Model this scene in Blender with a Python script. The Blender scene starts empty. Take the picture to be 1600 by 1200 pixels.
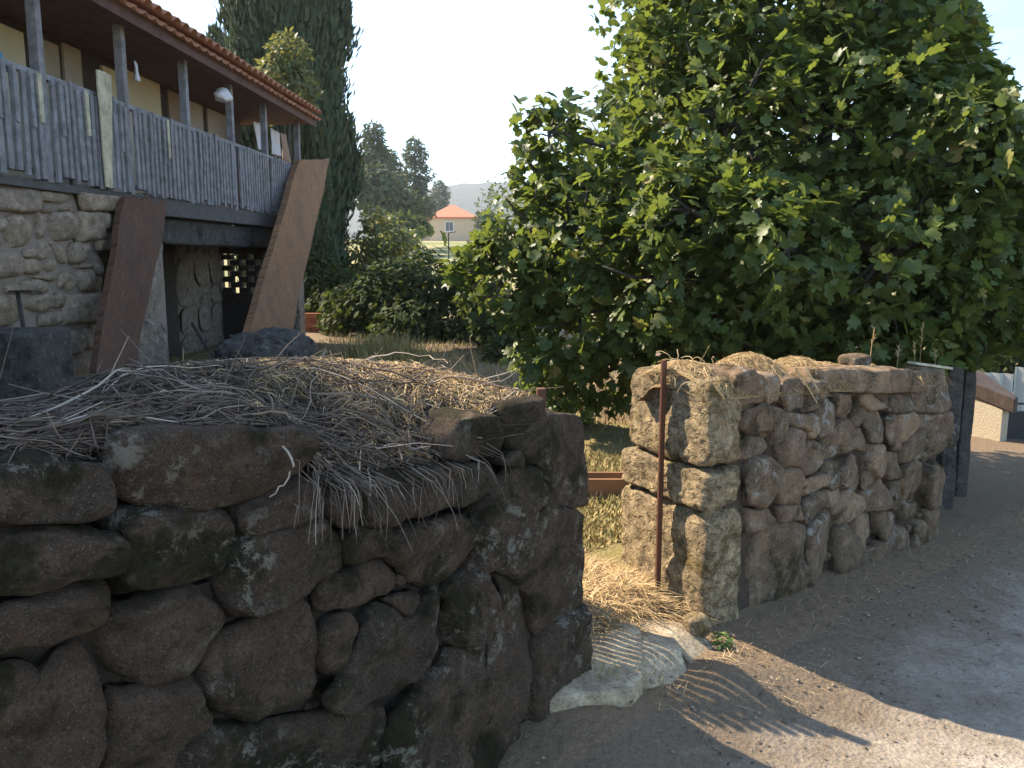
import bpy, math, random
import numpy as np
from mathutils import Vector, noise, Matrix
R = math.radians
random.seed(7); rng = np.random.default_rng(11)

# ------------------------------------------------------------------ camera, sky, sun
SC = bpy.context.scene
COL = SC.collection
EYE = Vector((0, 0, 1.7)); PITCH = R(8.8); FPX = 1300.0
cam = bpy.data.cameras.new('camera'); cam.sensor_width = 36; cam.lens = FPX/1600*36
cam.clip_end = 5000; cam.clip_start = 0.05
co = bpy.data.objects.new('camera', cam); COL.objects.link(co)
co.location = EYE; co.rotation_euler = (R(90)-PITCH, 0, 0); SC.camera = co
SUN_A, SUN_E = R(58), R(41)              # degrees left of straight ahead, height
SH = Vector((-math.sin(SUN_A), math.cos(SUN_A), 0))
SUND = Vector((SH.x*math.cos(SUN_E), SH.y*math.cos(SUN_E), math.sin(SUN_E)))
W = bpy.data.worlds.new('World'); SC.world = W; W.use_nodes = True
wn = W.node_tree.nodes; wl = W.node_tree.links
bg = wn['Background']; bg.inputs[1].default_value = 0.125
sky = wn.new('ShaderNodeTexSky'); sky.sky_type = 'NISHITA'; sky.sun_disc = False
sky.sun_elevation = SUN_E; sky.sun_rotation = -SUN_A
sky.air_density = 1.0; sky.dust_density = 0.25; sky.ozone_density = 2.0; sky.altitude = 300
wtc = wn.new('ShaderNodeTexCoord'); wmp = wn.new('ShaderNodeMapping'); wmp.inputs['Scale'].default_value = (1.2, 1.2, 5)
wno = wn.new('ShaderNodeTexNoise'); wno.inputs['Scale'].default_value = 1.7; wno.inputs['Detail'].default_value = 6; wno.inputs['Roughness'].default_value = .6
wrp = wn.new('ShaderNodeValToRGB'); wrp.color_ramp.elements[0].position = .42; wrp.color_ramp.elements[1].position = .72
wrp.color_ramp.elements[1].color = (.3, .3, .3, 1); wmx = wn.new('ShaderNodeMix'); wmx.data_type = 'RGBA'; wmx.inputs[7].default_value = (8.5, 8.7, 9.0, 1)
wl.new(wtc.outputs['Generated'], wmp.inputs[0]); wl.new(wmp.outputs[0], wno.inputs[0]); wl.new(wno.outputs['Fac'], wrp.inputs[0])
wl.new(wrp.outputs[0], wmx.inputs[0]); wl.new(sky.outputs[0], wmx.inputs[6]); wmt = wn.new('ShaderNodeMix'); wmt.data_type = 'RGBA'; wmt.blend_type = 'MULTIPLY'; wmt.inputs[0].default_value = 1; wmt.inputs[7].default_value = (.84, .95, 1.0, 1)
wl.new(wmx.outputs[2], wmt.inputs[6]); wl.new(wmt.outputs[2], bg.inputs[0])   # thin high cloud over the whole sky
sl = bpy.data.lights.new('sun', 'SUN'); sl.energy = 4.9; sl.angle = R(0.55); sl.color = (1.0, 0.85, 0.65)
so = bpy.data.objects.new('sun', sl); COL.objects.link(so); so.location = (-20, 17, 26)
so.rotation_euler = (-SUND).to_track_quat('-Z', 'Y').to_euler()
vs = SC.view_settings; vs.view_transform = 'Standard'; vs.look = 'None'; vs.gamma = 1.0
SC.cycles.max_bounces = 6; SC.cycles.diffuse_bounces = 3; SC.cycles.glossy_bounces = 2; SC.cycles.transmission_bounces = 3; SC.cycles.volume_bounces = 0
vs.use_curve_mapping = False; vs.exposure = 1.6

# ------------------------------------------------------------------ helpers
CP, SP = math.cos(PITCH), math.sin(PITCH)
def ray(px, py):
    xc = (px-800)/FPX; yc = (600-py)/FPX
    return Vector((xc, CP+yc*SP, -SP+yc*CP))
def hit(px, py, P, n):
    d = ray(px, py); return EYE + d*((P-EYE).dot(n)/d.dot(n))
def gnd(px, py, z): return hit(px, py, Vector((0, 0, z)), Vector((0, 0, 1)))
def deep(px, py, Y): d = ray(px, py); return EYE + d*(Y/d.y)
def project(p):
    v = Vector(p)-EYE; z = v.y*CP-v.z*SP; y = v.y*SP+v.z*CP
    return 800+FPX*v.x/z, 600-FPX*y/z
def tag(o, label=None, cat=None, group=None, kind=None):
    if label: o['label'] = label
    if cat: o['category'] = cat
    if group: o['group'] = group
    if kind: o['kind'] = kind
    return o
def empty(name, loc, label, cat, group=None):
    o = bpy.data.objects.new(name, None); COL.objects.link(o); o.location = loc
    o.empty_display_size = .2
    return tag(o, label, cat, group)
def wloc(o):
    l = Vector((0, 0, 0))
    while o is not None: l = l+o.location; o = o.parent
    return l
def link_mesh(name, me, mat, parent, origin):
    o = bpy.data.objects.new(name, me); COL.objects.link(o)
    if mat is not None: me.materials.append(mat)
    if parent is not None: o.parent = parent; o.location = origin-wloc(parent)
    else: o.location = origin
    return o
def np_obj(name, V, T, mat, parent=None, tint=None, smooth=False):
    V = np.asarray(V, dtype=np.float64); T = np.asarray(T, dtype=np.int32)
    lo = V.min(0); hi = V.max(0); org = np.array([(lo[0]+hi[0])/2, (lo[1]+hi[1])/2, lo[2]])
    me = bpy.data.meshes.new(name); k = T.shape[1]
    me.vertices.add(len(V)); me.vertices.foreach_set('co', (V-org).astype(np.float32).ravel())
    me.loops.add(T.size); me.loops.foreach_set('vertex_index', T.ravel())
    me.polygons.add(len(T)); me.polygons.foreach_set('loop_start', np.arange(0, T.size, k, dtype=np.int32))
    me.polygons.foreach_set('loop_total', np.full(len(T), k, dtype=np.int32))
    if smooth: me.polygons.foreach_set('use_smooth', np.ones(len(T), dtype=bool))
    me.update(calc_edges=True)
    if tint is not None:
        a = me.attributes.new('tint', 'FLOAT', 'POINT'); a.data.foreach_set('value', np.asarray(tint, dtype=np.float32))
    return link_mesh(name, me, mat, parent, Vector(org))
class MB:
    def __init__(s): s.v = []; s.f = []
    def add(s, v, f):
        b = len(s.v); s.v += [tuple(p) for p in v]; s.f += [tuple(i+b for i in q) for q in f]; return s
    def hexa(s, p):   # 8 corners: bottom 4 ccw, top 4 ccw
        return s.add(p, [(3,2,1,0),(4,5,6,7),(0,1,5,4),(1,2,6,5),(2,3,7,6),(3,0,4,7)])
    def box(s, c, ax, ay, az):   # centre and half axes
        c, ax, ay, az = map(Vector, (c, ax, ay, az))
        return s.hexa([c-ax-ay-az, c+ax-ay-az, c+ax+ay-az, c-ax+ay-az, c-ax-ay+az, c+ax-ay+az, c+ax+ay+az, c-ax+ay+az])
    def bbox(s, x0, x1, y0, y1, z0, z1):
        return s.hexa([(x0,y0,z0),(x1,y0,z0),(x1,y1,z0),(x0,y1,z0),(x0,y0,z1),(x1,y0,z1),(x1,y1,z1),(x0,y1,z1)])
    def tube(s, pts, rad, n=6, cap=True):
        pts = [Vector(p) for p in pts]; m = len(pts)
        if not hasattr(rad, '__len__'): rad = [rad]*m
        vv = []; ff = []
        for i, p in enumerate(pts):
            t = (pts[min(i+1, m-1)]-pts[max(i-1, 0)]).normalized()
            a = t.cross(Vector((0.13, 0.31, 1)) if abs(t.z) < .95 else Vector((1, .2, 0))).normalized(); b = t.cross(a)
            for k in range(n):
                q = 2*math.pi*k/n; vv.append(p+(a*math.cos(q)+b*math.sin(q))*rad[i])
        for i in range(m-1):
            for k in range(n):
                ff.append((i*n+k, i*n+(k+1) % n, (i+1)*n+(k+1) % n, (i+1)*n+k))
        if cap: ff.append(tuple(range(n-1, -1, -1))); ff.append(tuple((m-1)*n+k for k in range(n)))
        return s.add(vv, ff)
    def build(s, name, mat, parent=None, smooth=False, bevel=0, rough=0):
        V = np.array([tuple(p) for p in s.v]); lo = V.min(0); hi = V.max(0)
        org = Vector(((lo[0]+hi[0])/2, (lo[1]+hi[1])/2, lo[2]))
        me = bpy.data.meshes.new(name); me.from_pydata([tuple(Vector(p)-org) for p in s.v], [], s.f); me.update()
        if smooth:
            for p in me.polygons: p.use_smooth = True
        o = link_mesh(name, me, mat, parent, org)
        if bevel:
            m = o.modifiers.new('bevel', 'BEVEL'); m.width = bevel; m.segments = 2; m.limit_method = 'ANGLE'
        return o
def fbm(p, sc, oct=3):
    v = 0; a = 1; q = Vector(p)*sc
    for _ in range(oct): v += a*noise.noise(q); q = q*2.03+Vector((3.1, 7.7, 1.3)); a *= .5
    return v

# ------------------------------------------------------------------ materials
class NT:
    def __init__(s, name):
        s.m = bpy.data.materials.new(name); s.m.use_nodes = True; s.t = s.m.node_tree; s.n = s.t.nodes; s.l = s.t.links
        s.b = s.n['Principled BSDF']; s.out = s.n['Material Output']
        s.b.inputs['Specular IOR Level'].default_value = .25; s.b.inputs['Roughness'].default_value = .85
        g = s.n.new('ShaderNodeNewGeometry'); s.pos = g.outputs['Position']; s.geo = g
    def noise(s, sc, det=4, rough=.6, vec=None, dist=0):
        n = s.n.new('ShaderNodeTexNoise'); n.inputs['Scale'].default_value = sc; n.inputs['Detail'].default_value = det
        n.inputs['Roughness'].default_value = rough; n.inputs['Distortion'].default_value = dist
        s.l.new(vec or s.pos, n.inputs['Vector']); return n.outputs['Fac']
    def vor(s, sc, feat='F1', vec=None):
        n = s.n.new('ShaderNodeTexVoronoi'); n.inputs['Scale'].default_value = sc; n.feature = feat
        s.l.new(vec or s.pos, n.inputs['Vector']); return n.outputs['Distance']
    def scale(s, v, vec=None):
        n = s.n.new('ShaderNodeVectorMath'); n.operation = 'MULTIPLY'; n.inputs[1].default_value = v
        s.l.new(vec or s.pos, n.inputs[0]); return n.outputs[0]
    def ramp(s, fac, stops):
        n = s.n.new('ShaderNodeValToRGB'); e = n.color_ramp.elements
        while len(e) < len(stops): e.new(.5)
        for i, (p, c) in enumerate(stops):
            e[i].position = p; e[i].color = (c, c, c, 1) if not hasattr(c, '__len__') else (*c, 1)
        s.l.new(fac, n.inputs[0]); return n.outputs[0]
    def mix(s, fac, a, b, mode='MIX'):
        n = s.n.new('ShaderNodeMix'); n.data_type = 'RGBA'; n.blend_type = mode
        for sock, v in ((n.inputs[0], fac), (n.inputs[6], a), (n.inputs[7], b)):
            if isinstance(v, (int, float)): sock.default_value = v
            elif isinstance(v, tuple): sock.default_value = (*v, 1)
            else: s.l.new(v, sock)
        return n.outputs[2]
    def math(s, op, a, b=0.5):
        n = s.n.new('ShaderNodeMath'); n.operation = op
        for sock, v in ((n.inputs[0], a), (n.inputs[1], b)):
            if isinstance(v, (int, float)): sock.default_value = v
            else: s.l.new(v, sock)
        return n.outputs[0]
    def rand(s):
        n = s.n.new('ShaderNodeObjectInfo'); return n.outputs['Random']
    def attr(s, name):
        n = s.n.new('ShaderNodeAttribute'); n.attribute_name = name; return n.outputs['Fac']
    def sep(s, vec):
        n = s.n.new('ShaderNodeSeparateXYZ'); s.l.new(vec, n.inputs[0]); return n.outputs
    def col(s, c):
        if isinstance(c, tuple): s.b.inputs['Base Color'].default_value = (*c, 1)
        else: s.l.new(c, s.b.inputs['Base Color'])
        return s
    def rough(s, v):
        if isinstance(v, (int, float)): s.b.inputs['Roughness'].default_value = v
        else: s.l.new(v, s.b.inputs['Roughness'])
        return s
    def bump(s, h, dist, strength=1.0):
        n = s.n.new('ShaderNodeBump'); n.inputs['Distance'].default_value = dist; n.inputs['Strength'].default_value = strength
        s.l.new(h, n.inputs['Height']); s.l.new(n.outputs[0], s.b.inputs['Normal']); return s

def stone_mat(name, c1, c2, c3, moss=(.05, .05, .02), moss_amt=.5, lichen=(.42, .40, .36), lich_amt=.5, grain=1.0, pits=0, tan=None):
    t = NT(name); r = t.rand()
    big = t.noise(3.2, 5, .65); mid = t.noise(13, 6, .72); fine = t.noise(85, 5, .75); speck = t.noise(210, 3, .7)
    c = t.mix(t.ramp(big, [(.3, 0), (.7, 1)]), c1, c2)
    c = t.mix(t.ramp(r, [(.0, 0), (1, .8)]), c, c3)
    if tan: c = t.mix(t.ramp(t.math('FRACT', t.math('MULTIPLY', r, 7.3)), [(.68, 0), (.82, .9)]), c, tan)
    c = t.mix(t.ramp(mid, [(.3, .8), (.62, 0)]), c, t.mix(.62, c, (.02, .017, .012)))
    c = t.mix(t.ramp(mid, [(.52, 0), (.75, .55)]), c, tuple(min(.8, x*1.75) for x in c1))
    c = t.mix(t.ramp(fine, [(.36, .55), (.5, 0)]), c, (.015, .013, .01))
    c = t.mix(t.ramp(speck, [(.56, 0), (.68, .45)]), c, lichen)
    m = t.noise(4.2, 6, .72, dist=.4)
    c = t.mix(t.ramp(m, [(.60-.14*moss_amt, 0), (.70-.14*moss_amt, .85)]), c, t.mix(t.ramp(t.noise(55, 4, .7), [(.35, 0), (.65, 1)]), moss, tuple(x*.35 for x in moss)))
    l1 = t.ramp(t.noise(15, 8, .82, dist=.3), [(.60-.1*lich_amt, 0), (.64-.1*lich_amt, .85)])
    l2 = t.ramp(t.noise(3.1, 3, .6), [(.46, 0), (.58, 1)])
    c = t.mix(t.math('MULTIPLY', l1, l2), c, t.mix(t.noise(70), lichen, tuple(x*.6 for x in lichen)))
    t.col(c)
    h = t.math('ADD', t.math('MULTIPLY', mid, .9), t.math('MULTIPLY', fine, .5))
    h = t.math('ADD', h, t.math('MULTIPLY', speck, .16))
    if pits:
        w = t.ramp(t.noise(21, 4, .6, t.scale((1, 1, 1.5)), .4), [(.34, 1), (.5, 0)])
        h = t.math('SUBTRACT', h, t.math('MULTIPLY', w, pits))
        t.col(t.mix(t.math('MULTIPLY', w, .3), c, (.06, .046, .03)))
    t.bump(h, .026*grain); t.rough(.93); t.b.inputs['Specular IOR Level'].default_value = .15
    return t.m
def wood_mat(name, c1, c2, c3=None, sc=(30, 30, 3), bump=.004):
    t = NT(name); v = t.scale(sc); n = t.noise(1.0, 6, .7, v); r = t.rand()
    c = t.mix(t.ramp(n, [(.3, 0), (.7, 1)]), c1, c2)
    if c3: c = t.mix(t.ramp(r, [(0, 0), (1, .9)]), c, c3)
    c = t.mix(t.ramp(t.noise(9, 5, .7), [(.35, .5), (.6, 0)]), c, (.02, .018, .016))
    t.col(c).rough(.85).bump(n, bump); return t.m
def leaf_mat(name, c1, c2, c3, trans=.35, rough=.4, tcol=None, spec=.4):
    t = NT(name); a = t.attr('tint')
    c = t.ramp(a, [(0, c1), (.55, c2), (.93, c2), (1, c3)])
    t.col(c).rough(rough); t.b.inputs['Specular IOR Level'].default_value = spec
    tr = t.n.new('ShaderNodeBsdfTranslucent')
    t.l.new(t.mix(.65, c, tcol or (.30, .36, .05)), tr.inputs[0])
    ms = t.n.new('ShaderNodeMixShader'); ms.inputs[0].default_value = trans
    t.l.new(t.b.outputs[0], ms.inputs[1]); t.l.new(tr.outputs[0], ms.inputs[2]); t.l.new(ms.outputs[0], t.out.inputs[0])
    return t.m
def plain(name, c1, c2=None, sc=20, rough=.8, bump=.003, spec=.25, metal=0):
    t = NT(name); n = t.noise(sc, 6, .7)
    t.col(t.mix(t.ramp(n, [(.3, 0), (.7, 1)]), c1, c2 or tuple(x*.7 for x in c1))).rough(rough)
    t.b.inputs['Specular IOR Level'].default_value = spec; t.b.inputs['Metallic'].default_value = metal
    if bump: t.bump(n, bump)
    return t.m
M = {}
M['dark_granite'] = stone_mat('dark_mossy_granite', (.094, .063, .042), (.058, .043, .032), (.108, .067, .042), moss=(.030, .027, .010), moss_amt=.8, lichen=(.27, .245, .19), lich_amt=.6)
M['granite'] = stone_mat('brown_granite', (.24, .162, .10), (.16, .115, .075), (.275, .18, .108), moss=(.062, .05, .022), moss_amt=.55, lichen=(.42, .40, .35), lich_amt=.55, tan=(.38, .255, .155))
M['jamb_granite'] = stone_mat('pitted_granite', (.46, .345, .20), (.36, .27, .165), (.44, .33, .19), moss=(.2, .14, .05), moss_amt=.55, lichen=(.48, .41, .30), lich_amt=.15, grain=1.0, pits=.8)
M['house_stone'] = stone_mat('house_fieldstone', (.44, .325, .235), (.35, .265, .20), (.50, .37, .25), moss=(.17, .135, .10), moss_amt=.1, lichen=(.55, .47, .38), lich_amt=.2)
M['ashlar'] = stone_mat('house_ashlar', (.40, .32, .245), (.32, .26, .20), (.45, .36, .27), moss=(.09, .08, .07), moss_amt=.35, lichen=(.45, .42, .37), lich_amt=.2)
M['mortar'] = plain('wall_mortar', (.31, .24, .19), (.23, .18, .145), 9, .95, .02)
M['earth'] = plain('wall_earth_core', (.06, .046, .033), (.03, .024, .018), 14, 1, .03, .1)
M['earth_brown'] = plain('wall_rubble_core', (.10, .075, .055), (.05, .04, .03), 16, 1, .03, .1)
M['slab'] = stone_mat('threshold_slab_stone', (.54, .425, .29), (.45, .35, .24), (.55, .43, .28), moss=(.3, .22, .14), moss_amt=.2, lichen=(.45, .39, .30), lich_amt=.2, grain=.6)
M['grey_wood'] = wood_mat('weathered_blue_grey_wood', (.235, .225, .235), (.34, .325, .33), (.25, .23, .225))
M['pale_board'] = wood_mat('pale_cream_board', (.55, .48, .33), (.62, .54, .38))
M['dark_wood'] = wood_mat('dark_timber', (.055, .04, .035), (.085, .062, .05))
def plank_mat(name, c1, c2, c3):
    t = NT(name); cx = t.n.new('ShaderNodeCombineXYZ'); t.l.new(t.attr('across'), cx.inputs[0]); t.l.new(t.math('MULTIPLY', t.attr('along'), .09), cx.inputs[1])
    v = cx.outputs[0]; n = t.noise(26, 7, .7, v, 1.2); f = t.noise(150, 3, .7, v)
    c = t.mix(t.ramp(n, [(.3, 0), (.7, 1)]), c1, c2); c = t.mix(t.ramp(f, [(.38, .85), (.52, 0)]), c, tuple(x*.25 for x in c1))
    c = t.mix(t.ramp(t.noise(2.5, 5, .65), [(.45, 0), (.7, .8)]), c, c3)
    t.col(c).rough(.85).bump(t.math('ADD', n, t.math('MULTIPLY', f, .5)), .012); return t.m
M['brown_plank'] = plank_mat('red_brown_slab_wood', (.20, .095, .052), (.085, .045, .03), (.07, .045, .035))
M['brown_plank2'] = plank_mat('orange_brown_slab_wood', (.42, .215, .095), (.20, .10, .05), (.15, .09, .055))
M['cream'] = plain('cream_plaster', (.64, .55, .37), (.57, .49, .34), 5, .9, .004)
M['beige'] = plain('grey_beige_plaster', (.42, .355, .28), (.35, .295, .24), 5, .9, .004)
M['soffit'] = wood_mat('painted_red_brown_soffit', (.16, .085, .07), (.12, .065, .055))
M['rust'] = plain('rusty_iron', (.16, .062, .03), (.075, .034, .022), 60, .8, .002, .3)
M['concrete'] = plain('rough_concrete', (.13, .12, .11), (.075, .07, .066), 12, .95, .012)
M['cloth'] = plain('white_cloth', (.72, .69, .70), (.62, .60, .62), 4, .9, .002)
M['blue_cloth'] = plain('blue_cloth', (.10, .26, .36), (.08, .2, .3), 4, .9, .002)
M['tan_cloth'] = plain('tan_cloth', (.30, .21, .15), (.25, .18, .13), 4, .9, .002)
t = NT('clay_roof_tile'); t.col(t.mix(t.ramp(t.noise(8, 5), [(.3, 0), (.7, 1)]), t.mix(t.rand(), (.40, .15, .075), (.48, .25, .14)), (.30, .13, .08))).bump(t.noise(50), .003); M['tile'] = t.m
M['bark'] = wood_mat('grey_bark', (.13, .11, .09), (.07, .06, .05), sc=(25, 25, 6), bump=.01)
M['dark_stone_post'] = stone_mat('dark_granite_post', (.10, .09, .08), (.075, .068, .062), (.11, .10, .09), moss=(.04, .038, .03), moss_amt=.5, lich_amt=.35)
M['roughcast'] = plain('roughcast_render', (.50, .44, .33), (.40, .34, .25), 55, .95, .02)
M['metal_sheet'] = plain('white_corrugated_sheet', (.62, .58, .5), (.52, .49, .43), 5, .6, .001, .4)
M['black_metal'] = plain('black_painted_metal', (.02, .02, .022), (.03, .03, .03), 10, .6, .001, .4)
t = NT('dry_twig'); a = t.attr('tint'); t.col(t.ramp(a, [(0, (.06, .042, .03)), (.4, (.13, .095, .07)), (.8, (.26, .20, .145)), (1, (.42, .35, .27))])).rough(.8); M['twig'] = t.m
t = NT('dry_straw'); a = t.attr('tint'); t.col(t.ramp(a, [(0, (.24, .15, .065)), (.5, (.42, .29, .14)), (1, (.60, .45, .25))])).rough(.75); M['straw'] = t.m
t = NT('dry_grass'); a = t.attr('tint'); t.col(t.ramp(a, [(0, (.12, .135, .04)), (.4, (.30, .24, .09)), (1, (.48, .36, .16))])).rough(.7); M['dry_grass'] = t.m
M['weed'] = leaf_mat('green_weed', (.06, .12, .03), (.11, .2, .05), (.2, .25, .08))
M['fig'] = leaf_mat('fig_leaf', (.034, .060, .018), (.080, .112, .028), (.28, .24, .08), .34, .46, (.30, .37, .05), .3)
M['cypress'] = leaf_mat('cypress_spray', (.040, .062, .034), (.068, .092, .046), (.10, .085, .04), .12, .7, (.1, .13, .03), .2)
M['dark_bush'] = leaf_mat('laurel_leaf', (.026, .044, .016), (.05, .07, .026), (.11, .11, .04), .25, .7, (.18, .22, .03), .12)
M['light_bush'] = leaf_mat('light_green_leaf', (.075, .12, .03), (.14, .19, .045), (.26, .25, .09), .35, .5, (.3, .38, .05))
M['apple'] = leaf_mat('orchard_leaf', (.06, .085, .03), (.12, .13, .045), (.30, .22, .09), .35, .5, (.3, .3, .06))
M['pine'] = leaf_mat('pine_needles', (.04, .062, .032), (.072, .096, .045), (.14, .13, .06), .15, .7, (.14, .17, .04), .2)
M['far_wall'] = plain('far_house_render', (.55, .43, .30), (.52, .40, .28), 2, .9, .0)
M['far_roof'] = plain('far_orange_tile', (.55, .20, .11), (.48, .17, .095), 3, .85, .0)
M['glass'] = plain('dark_window_glass', (.12, .14, .17), (.09, .10, .13), 3, .15, 0, .5)
M['white'] = plain('white_paint', (.7, .68, .64), (.62, .6, .56), 8, .7, .001)

# ------------------------------------------------------------------ wall frames
DL = Vector((math.sin(R(40)), math.cos(R(40)), 0)); NL = Vector((DL.y, -DL.x, 0))
PL = gnd(918, 1118, 0.03)                       # foot of the left wall's end by the gateway
DR = Vector((math.sin(R(49)), math.cos(R(49)), 0)); NR = Vector((DR.y, -DR.x, 0))
PR = gnd(1100, 985, 0.14)                       # foot of the right wall's corner by the gateway
def lw(px, py, o=0): return hit(px, py, PL+NL*o, NL)
def rw(px, py, o=0): return hit(px, py, PR+NR*o, NR)
HA = math.atan2(50*CP, FPX)
HD = Vector((math.sin(HA), math.cos(HA), 0)); HN = Vector((HD.y, -HD.x, 0)); HP = Vector((-4.0, 0, 0)); UP = Vector((0, 0, 1))
def hp(px, py, o=0): return hit(px, py, HP+HN*o, HN)
def hu(px, o=0): return (hp(px, 398, o)-HP).dot(HD)
def H(u, o, z): return HP+HD*u+HN*o+UP*z

# ------------------------------------------------------------------ terrain
def sstep(a, b, x):
    x = min(1, max(0, (x-a)/(b-a))); return x*x*(3-2*x)
GM = (PL+PR)/2; GB = gnd(920, 1135, .05); GC = gnd(1140, 1062, .1)
def inside(x, y):
    """distance behind the two walls' road face (positive = courtyard)"""
    p = Vector((x, y, 0))
    a = -(p-PL).dot(NL); b = -(p-PR).dot(NR)
    k = sstep(-.3, .3, (p-GM).dot((DL+DR).normalized()))
    return a*(1-k)+b*k
def along(x, y): return (Vector((x, y, 0))-PR).dot(DR)
def terrain(x, y):
    w = inside(x, y); s = along(x, y)
    inn = .26
    out = -.07*max(0, s-1.0)-.012*max(0, s-4)
    out = max(out, -3.2)+.13*(1-sstep(-.85, -.12, w))*0+.12*sstep(-.75, -.05, w)
    k = sstep(-.02, .34, w)
    far = sstep(14, 40, math.hypot(x*.6, y))
    if s > 2.0: inn = inn+(out-inn)*sstep(2.0, 2.7, s)*(1-far)*sstep(.36, .48, x/max(y, .1))
    z = out*(1-k)+inn*k
    z += far*sstep(0, 1, w/8)*max(0, (y-30)*.036 if y < 145 else 4.14+(y-145)*.012)
    if w > 6 and x < -3: z += .10*sstep(20, 40, y)*0
    dx, dy = x-GC.x, y-GC.y; z += .085*math.exp(-(dx*dx+dy*dy)/.022)*(1-k)
    dx, dy = x-GB.x, y-GB.y; z += .055*math.exp(-(dx*dx+dy*dy)/.06)*(1-k)
    return z+.012*fbm((x, y, 0), 1.7, 2)*(1-far)
def axis(lo, hi, st, end, g=1.16):
    a = list(np.arange(lo, hi, st)); d = st; x = hi
    while x < end: a.append(x); d *= g; x += d
    b = []; d = st; x = lo
    while x > -end: d *= g; x -= d; b.append(x)
    return np.array(b[::-1]+a)
xs = axis(-3.0, 6.5, .09, 1600); ys = axis(0.6, 8.0, .09, 1600)
V = np.array([(x, y, terrain(x, y)) for y in ys for x in xs]); nx = len(xs)
T = np.array([(j*nx+i, j*nx+i+1, (j+1)*nx+i+1, (j+1)*nx+i) for j in range(len(ys)-1) for i in range(nx-1)])
GR = [max(sstep(.25, .8, inside(x, y))*(1-sstep(2.0, 3.2, along(x, y))), sstep(16, 22, y)) for y in ys for x in xs]
t = NT('courtyard_and_field_soil')
n1 = t.noise(2.2, 6, .65); n2 = t.noise(28, 5, .7); n3 = t.noise(.06, 3, .5)
dirt = t.mix(t.ramp(n2, [(.3, 0), (.7, 1)]), (.15, .105, .066), (.24, .17, .105))
gras = t.mix(t.ramp(n1, [(.3, 0), (.7, 1)]), (.30, .22, .10), (.19, .175, .065))
fld = t.mix(t.ramp(n3, [(.4, 0), (.62, 1)]), (.36, .29, .13), (.13, .155, .05))
yy = t.sep(t.pos)
m1 = t.ramp(t.math('ADD', t.attr('tint'), t.math('MULTIPLY', t.math('SUBTRACT', n1, .5), .8)), [(.35, 0), (.6, 1)])
c = t.mix(m1, dirt, gras)
m2 = t.ramp(t.math('MULTIPLY', yy[1], .02), [(.5, 0), (.8, 1)])
t.col(t.mix(m2, c, fld)).rough(.98).bump(t.math('ADD', n2, t.math('MULTIPLY', t.noise(110, 3), .4)), .022)
g = np_obj('ground', V, T, t.m, tint=GR, smooth=True); tag(g, kind='structure')

# dusty lane: a sheet lying over the soil, its edges running out under it
ss = np.arange(-7, 16, .11); ww = np.arange(.10, 5.4, .09); V = []; LE = []
for s_ in ss:
    for w_ in ww:
        p = PR+DR*s_-NR*(-w_)
        e = min((w_-.25-.10*fbm((s_, 0, 4), .9, 3))/.3, (5.1-w_)/.3, (s_+6.8)/.3, (15.6-s_)/.3)
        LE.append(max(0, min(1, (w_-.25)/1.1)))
        V.append((p.x, p.y, terrain(p.x, p.y)+(.016*min(1, e) if e > 0 else .09*max(e, -1))+.006*fbm((p.x, p.y, 2), 5, 2)))
nw = len(ww)
T = np.array([(i*nw+j, (i+1)*nw+j, (i+1)*nw+j+1, i*nw+j+1)[::-1] for i in range(len(ss)-1) for j in range(nw-1)])
t = NT('dusty_lane'); n1 = t.noise(1.6, 6, .65); n2 = t.noise(45, 6, .75); n4 = t.vor(60)
c = t.mix(t.ramp(n1, [(.38, 0), (.6, 1)]), (.48, .415, .345), (.34, .285, .225))
c = t.mix(t.ramp(t.noise(7, 7, .75, dist=.6), [(.3, .5), (.48, 0)]), c, (.24, .195, .145))
c = t.mix(t.ramp(n2, [(.35, .55), (.55, 0)]), c, (.15, .12, .09))
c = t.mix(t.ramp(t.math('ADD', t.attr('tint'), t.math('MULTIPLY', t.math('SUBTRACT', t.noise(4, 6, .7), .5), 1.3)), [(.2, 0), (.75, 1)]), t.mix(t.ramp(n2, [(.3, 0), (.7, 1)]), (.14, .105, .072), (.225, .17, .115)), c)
t.col(c).rough(.97).bump(t.math('ADD', n2, t.math('MULTIPLY', n4, .4)), .016)
tag(np_obj('lane', V, T, t.m, tint=LE, smooth=True), kind='structure')

# wooded hill far behind
V = []; hx = np.linspace(-1500, 1500, 260); hy = np.linspace(650, 1500, 30)
for j, y in enumerate(hy):
    for x in hx:
        k = j/29
        top = 74+22*math.sin(x*.0032+.9)+12*math.sin(x*.011+2)+7*fbm((x*.01, y*.01, 0), 1, 4)+3.0*noise.noise((x*.13, y*.1, 3))
        V.append((x, y, -4+max(0, top)*sstep(0, .62, k)))
T = np.array([(j*260+i, j*260+i+1, (j+1)*260+i+1, (j+1)*260+i) for j in range(29) for i in range(259)])
t = NT('wooded_hillside'); n = t.noise(.05, 8, .75); t.col(t.mix(t.ramp(n, [(.35, 0), (.65, 1)]), (.032, .05, .03), (.075, .088, .048))).rough(1).bump(n, 12)
tag(np_obj('hill', V, T, t.m, smooth=True), kind='structure')

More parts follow.
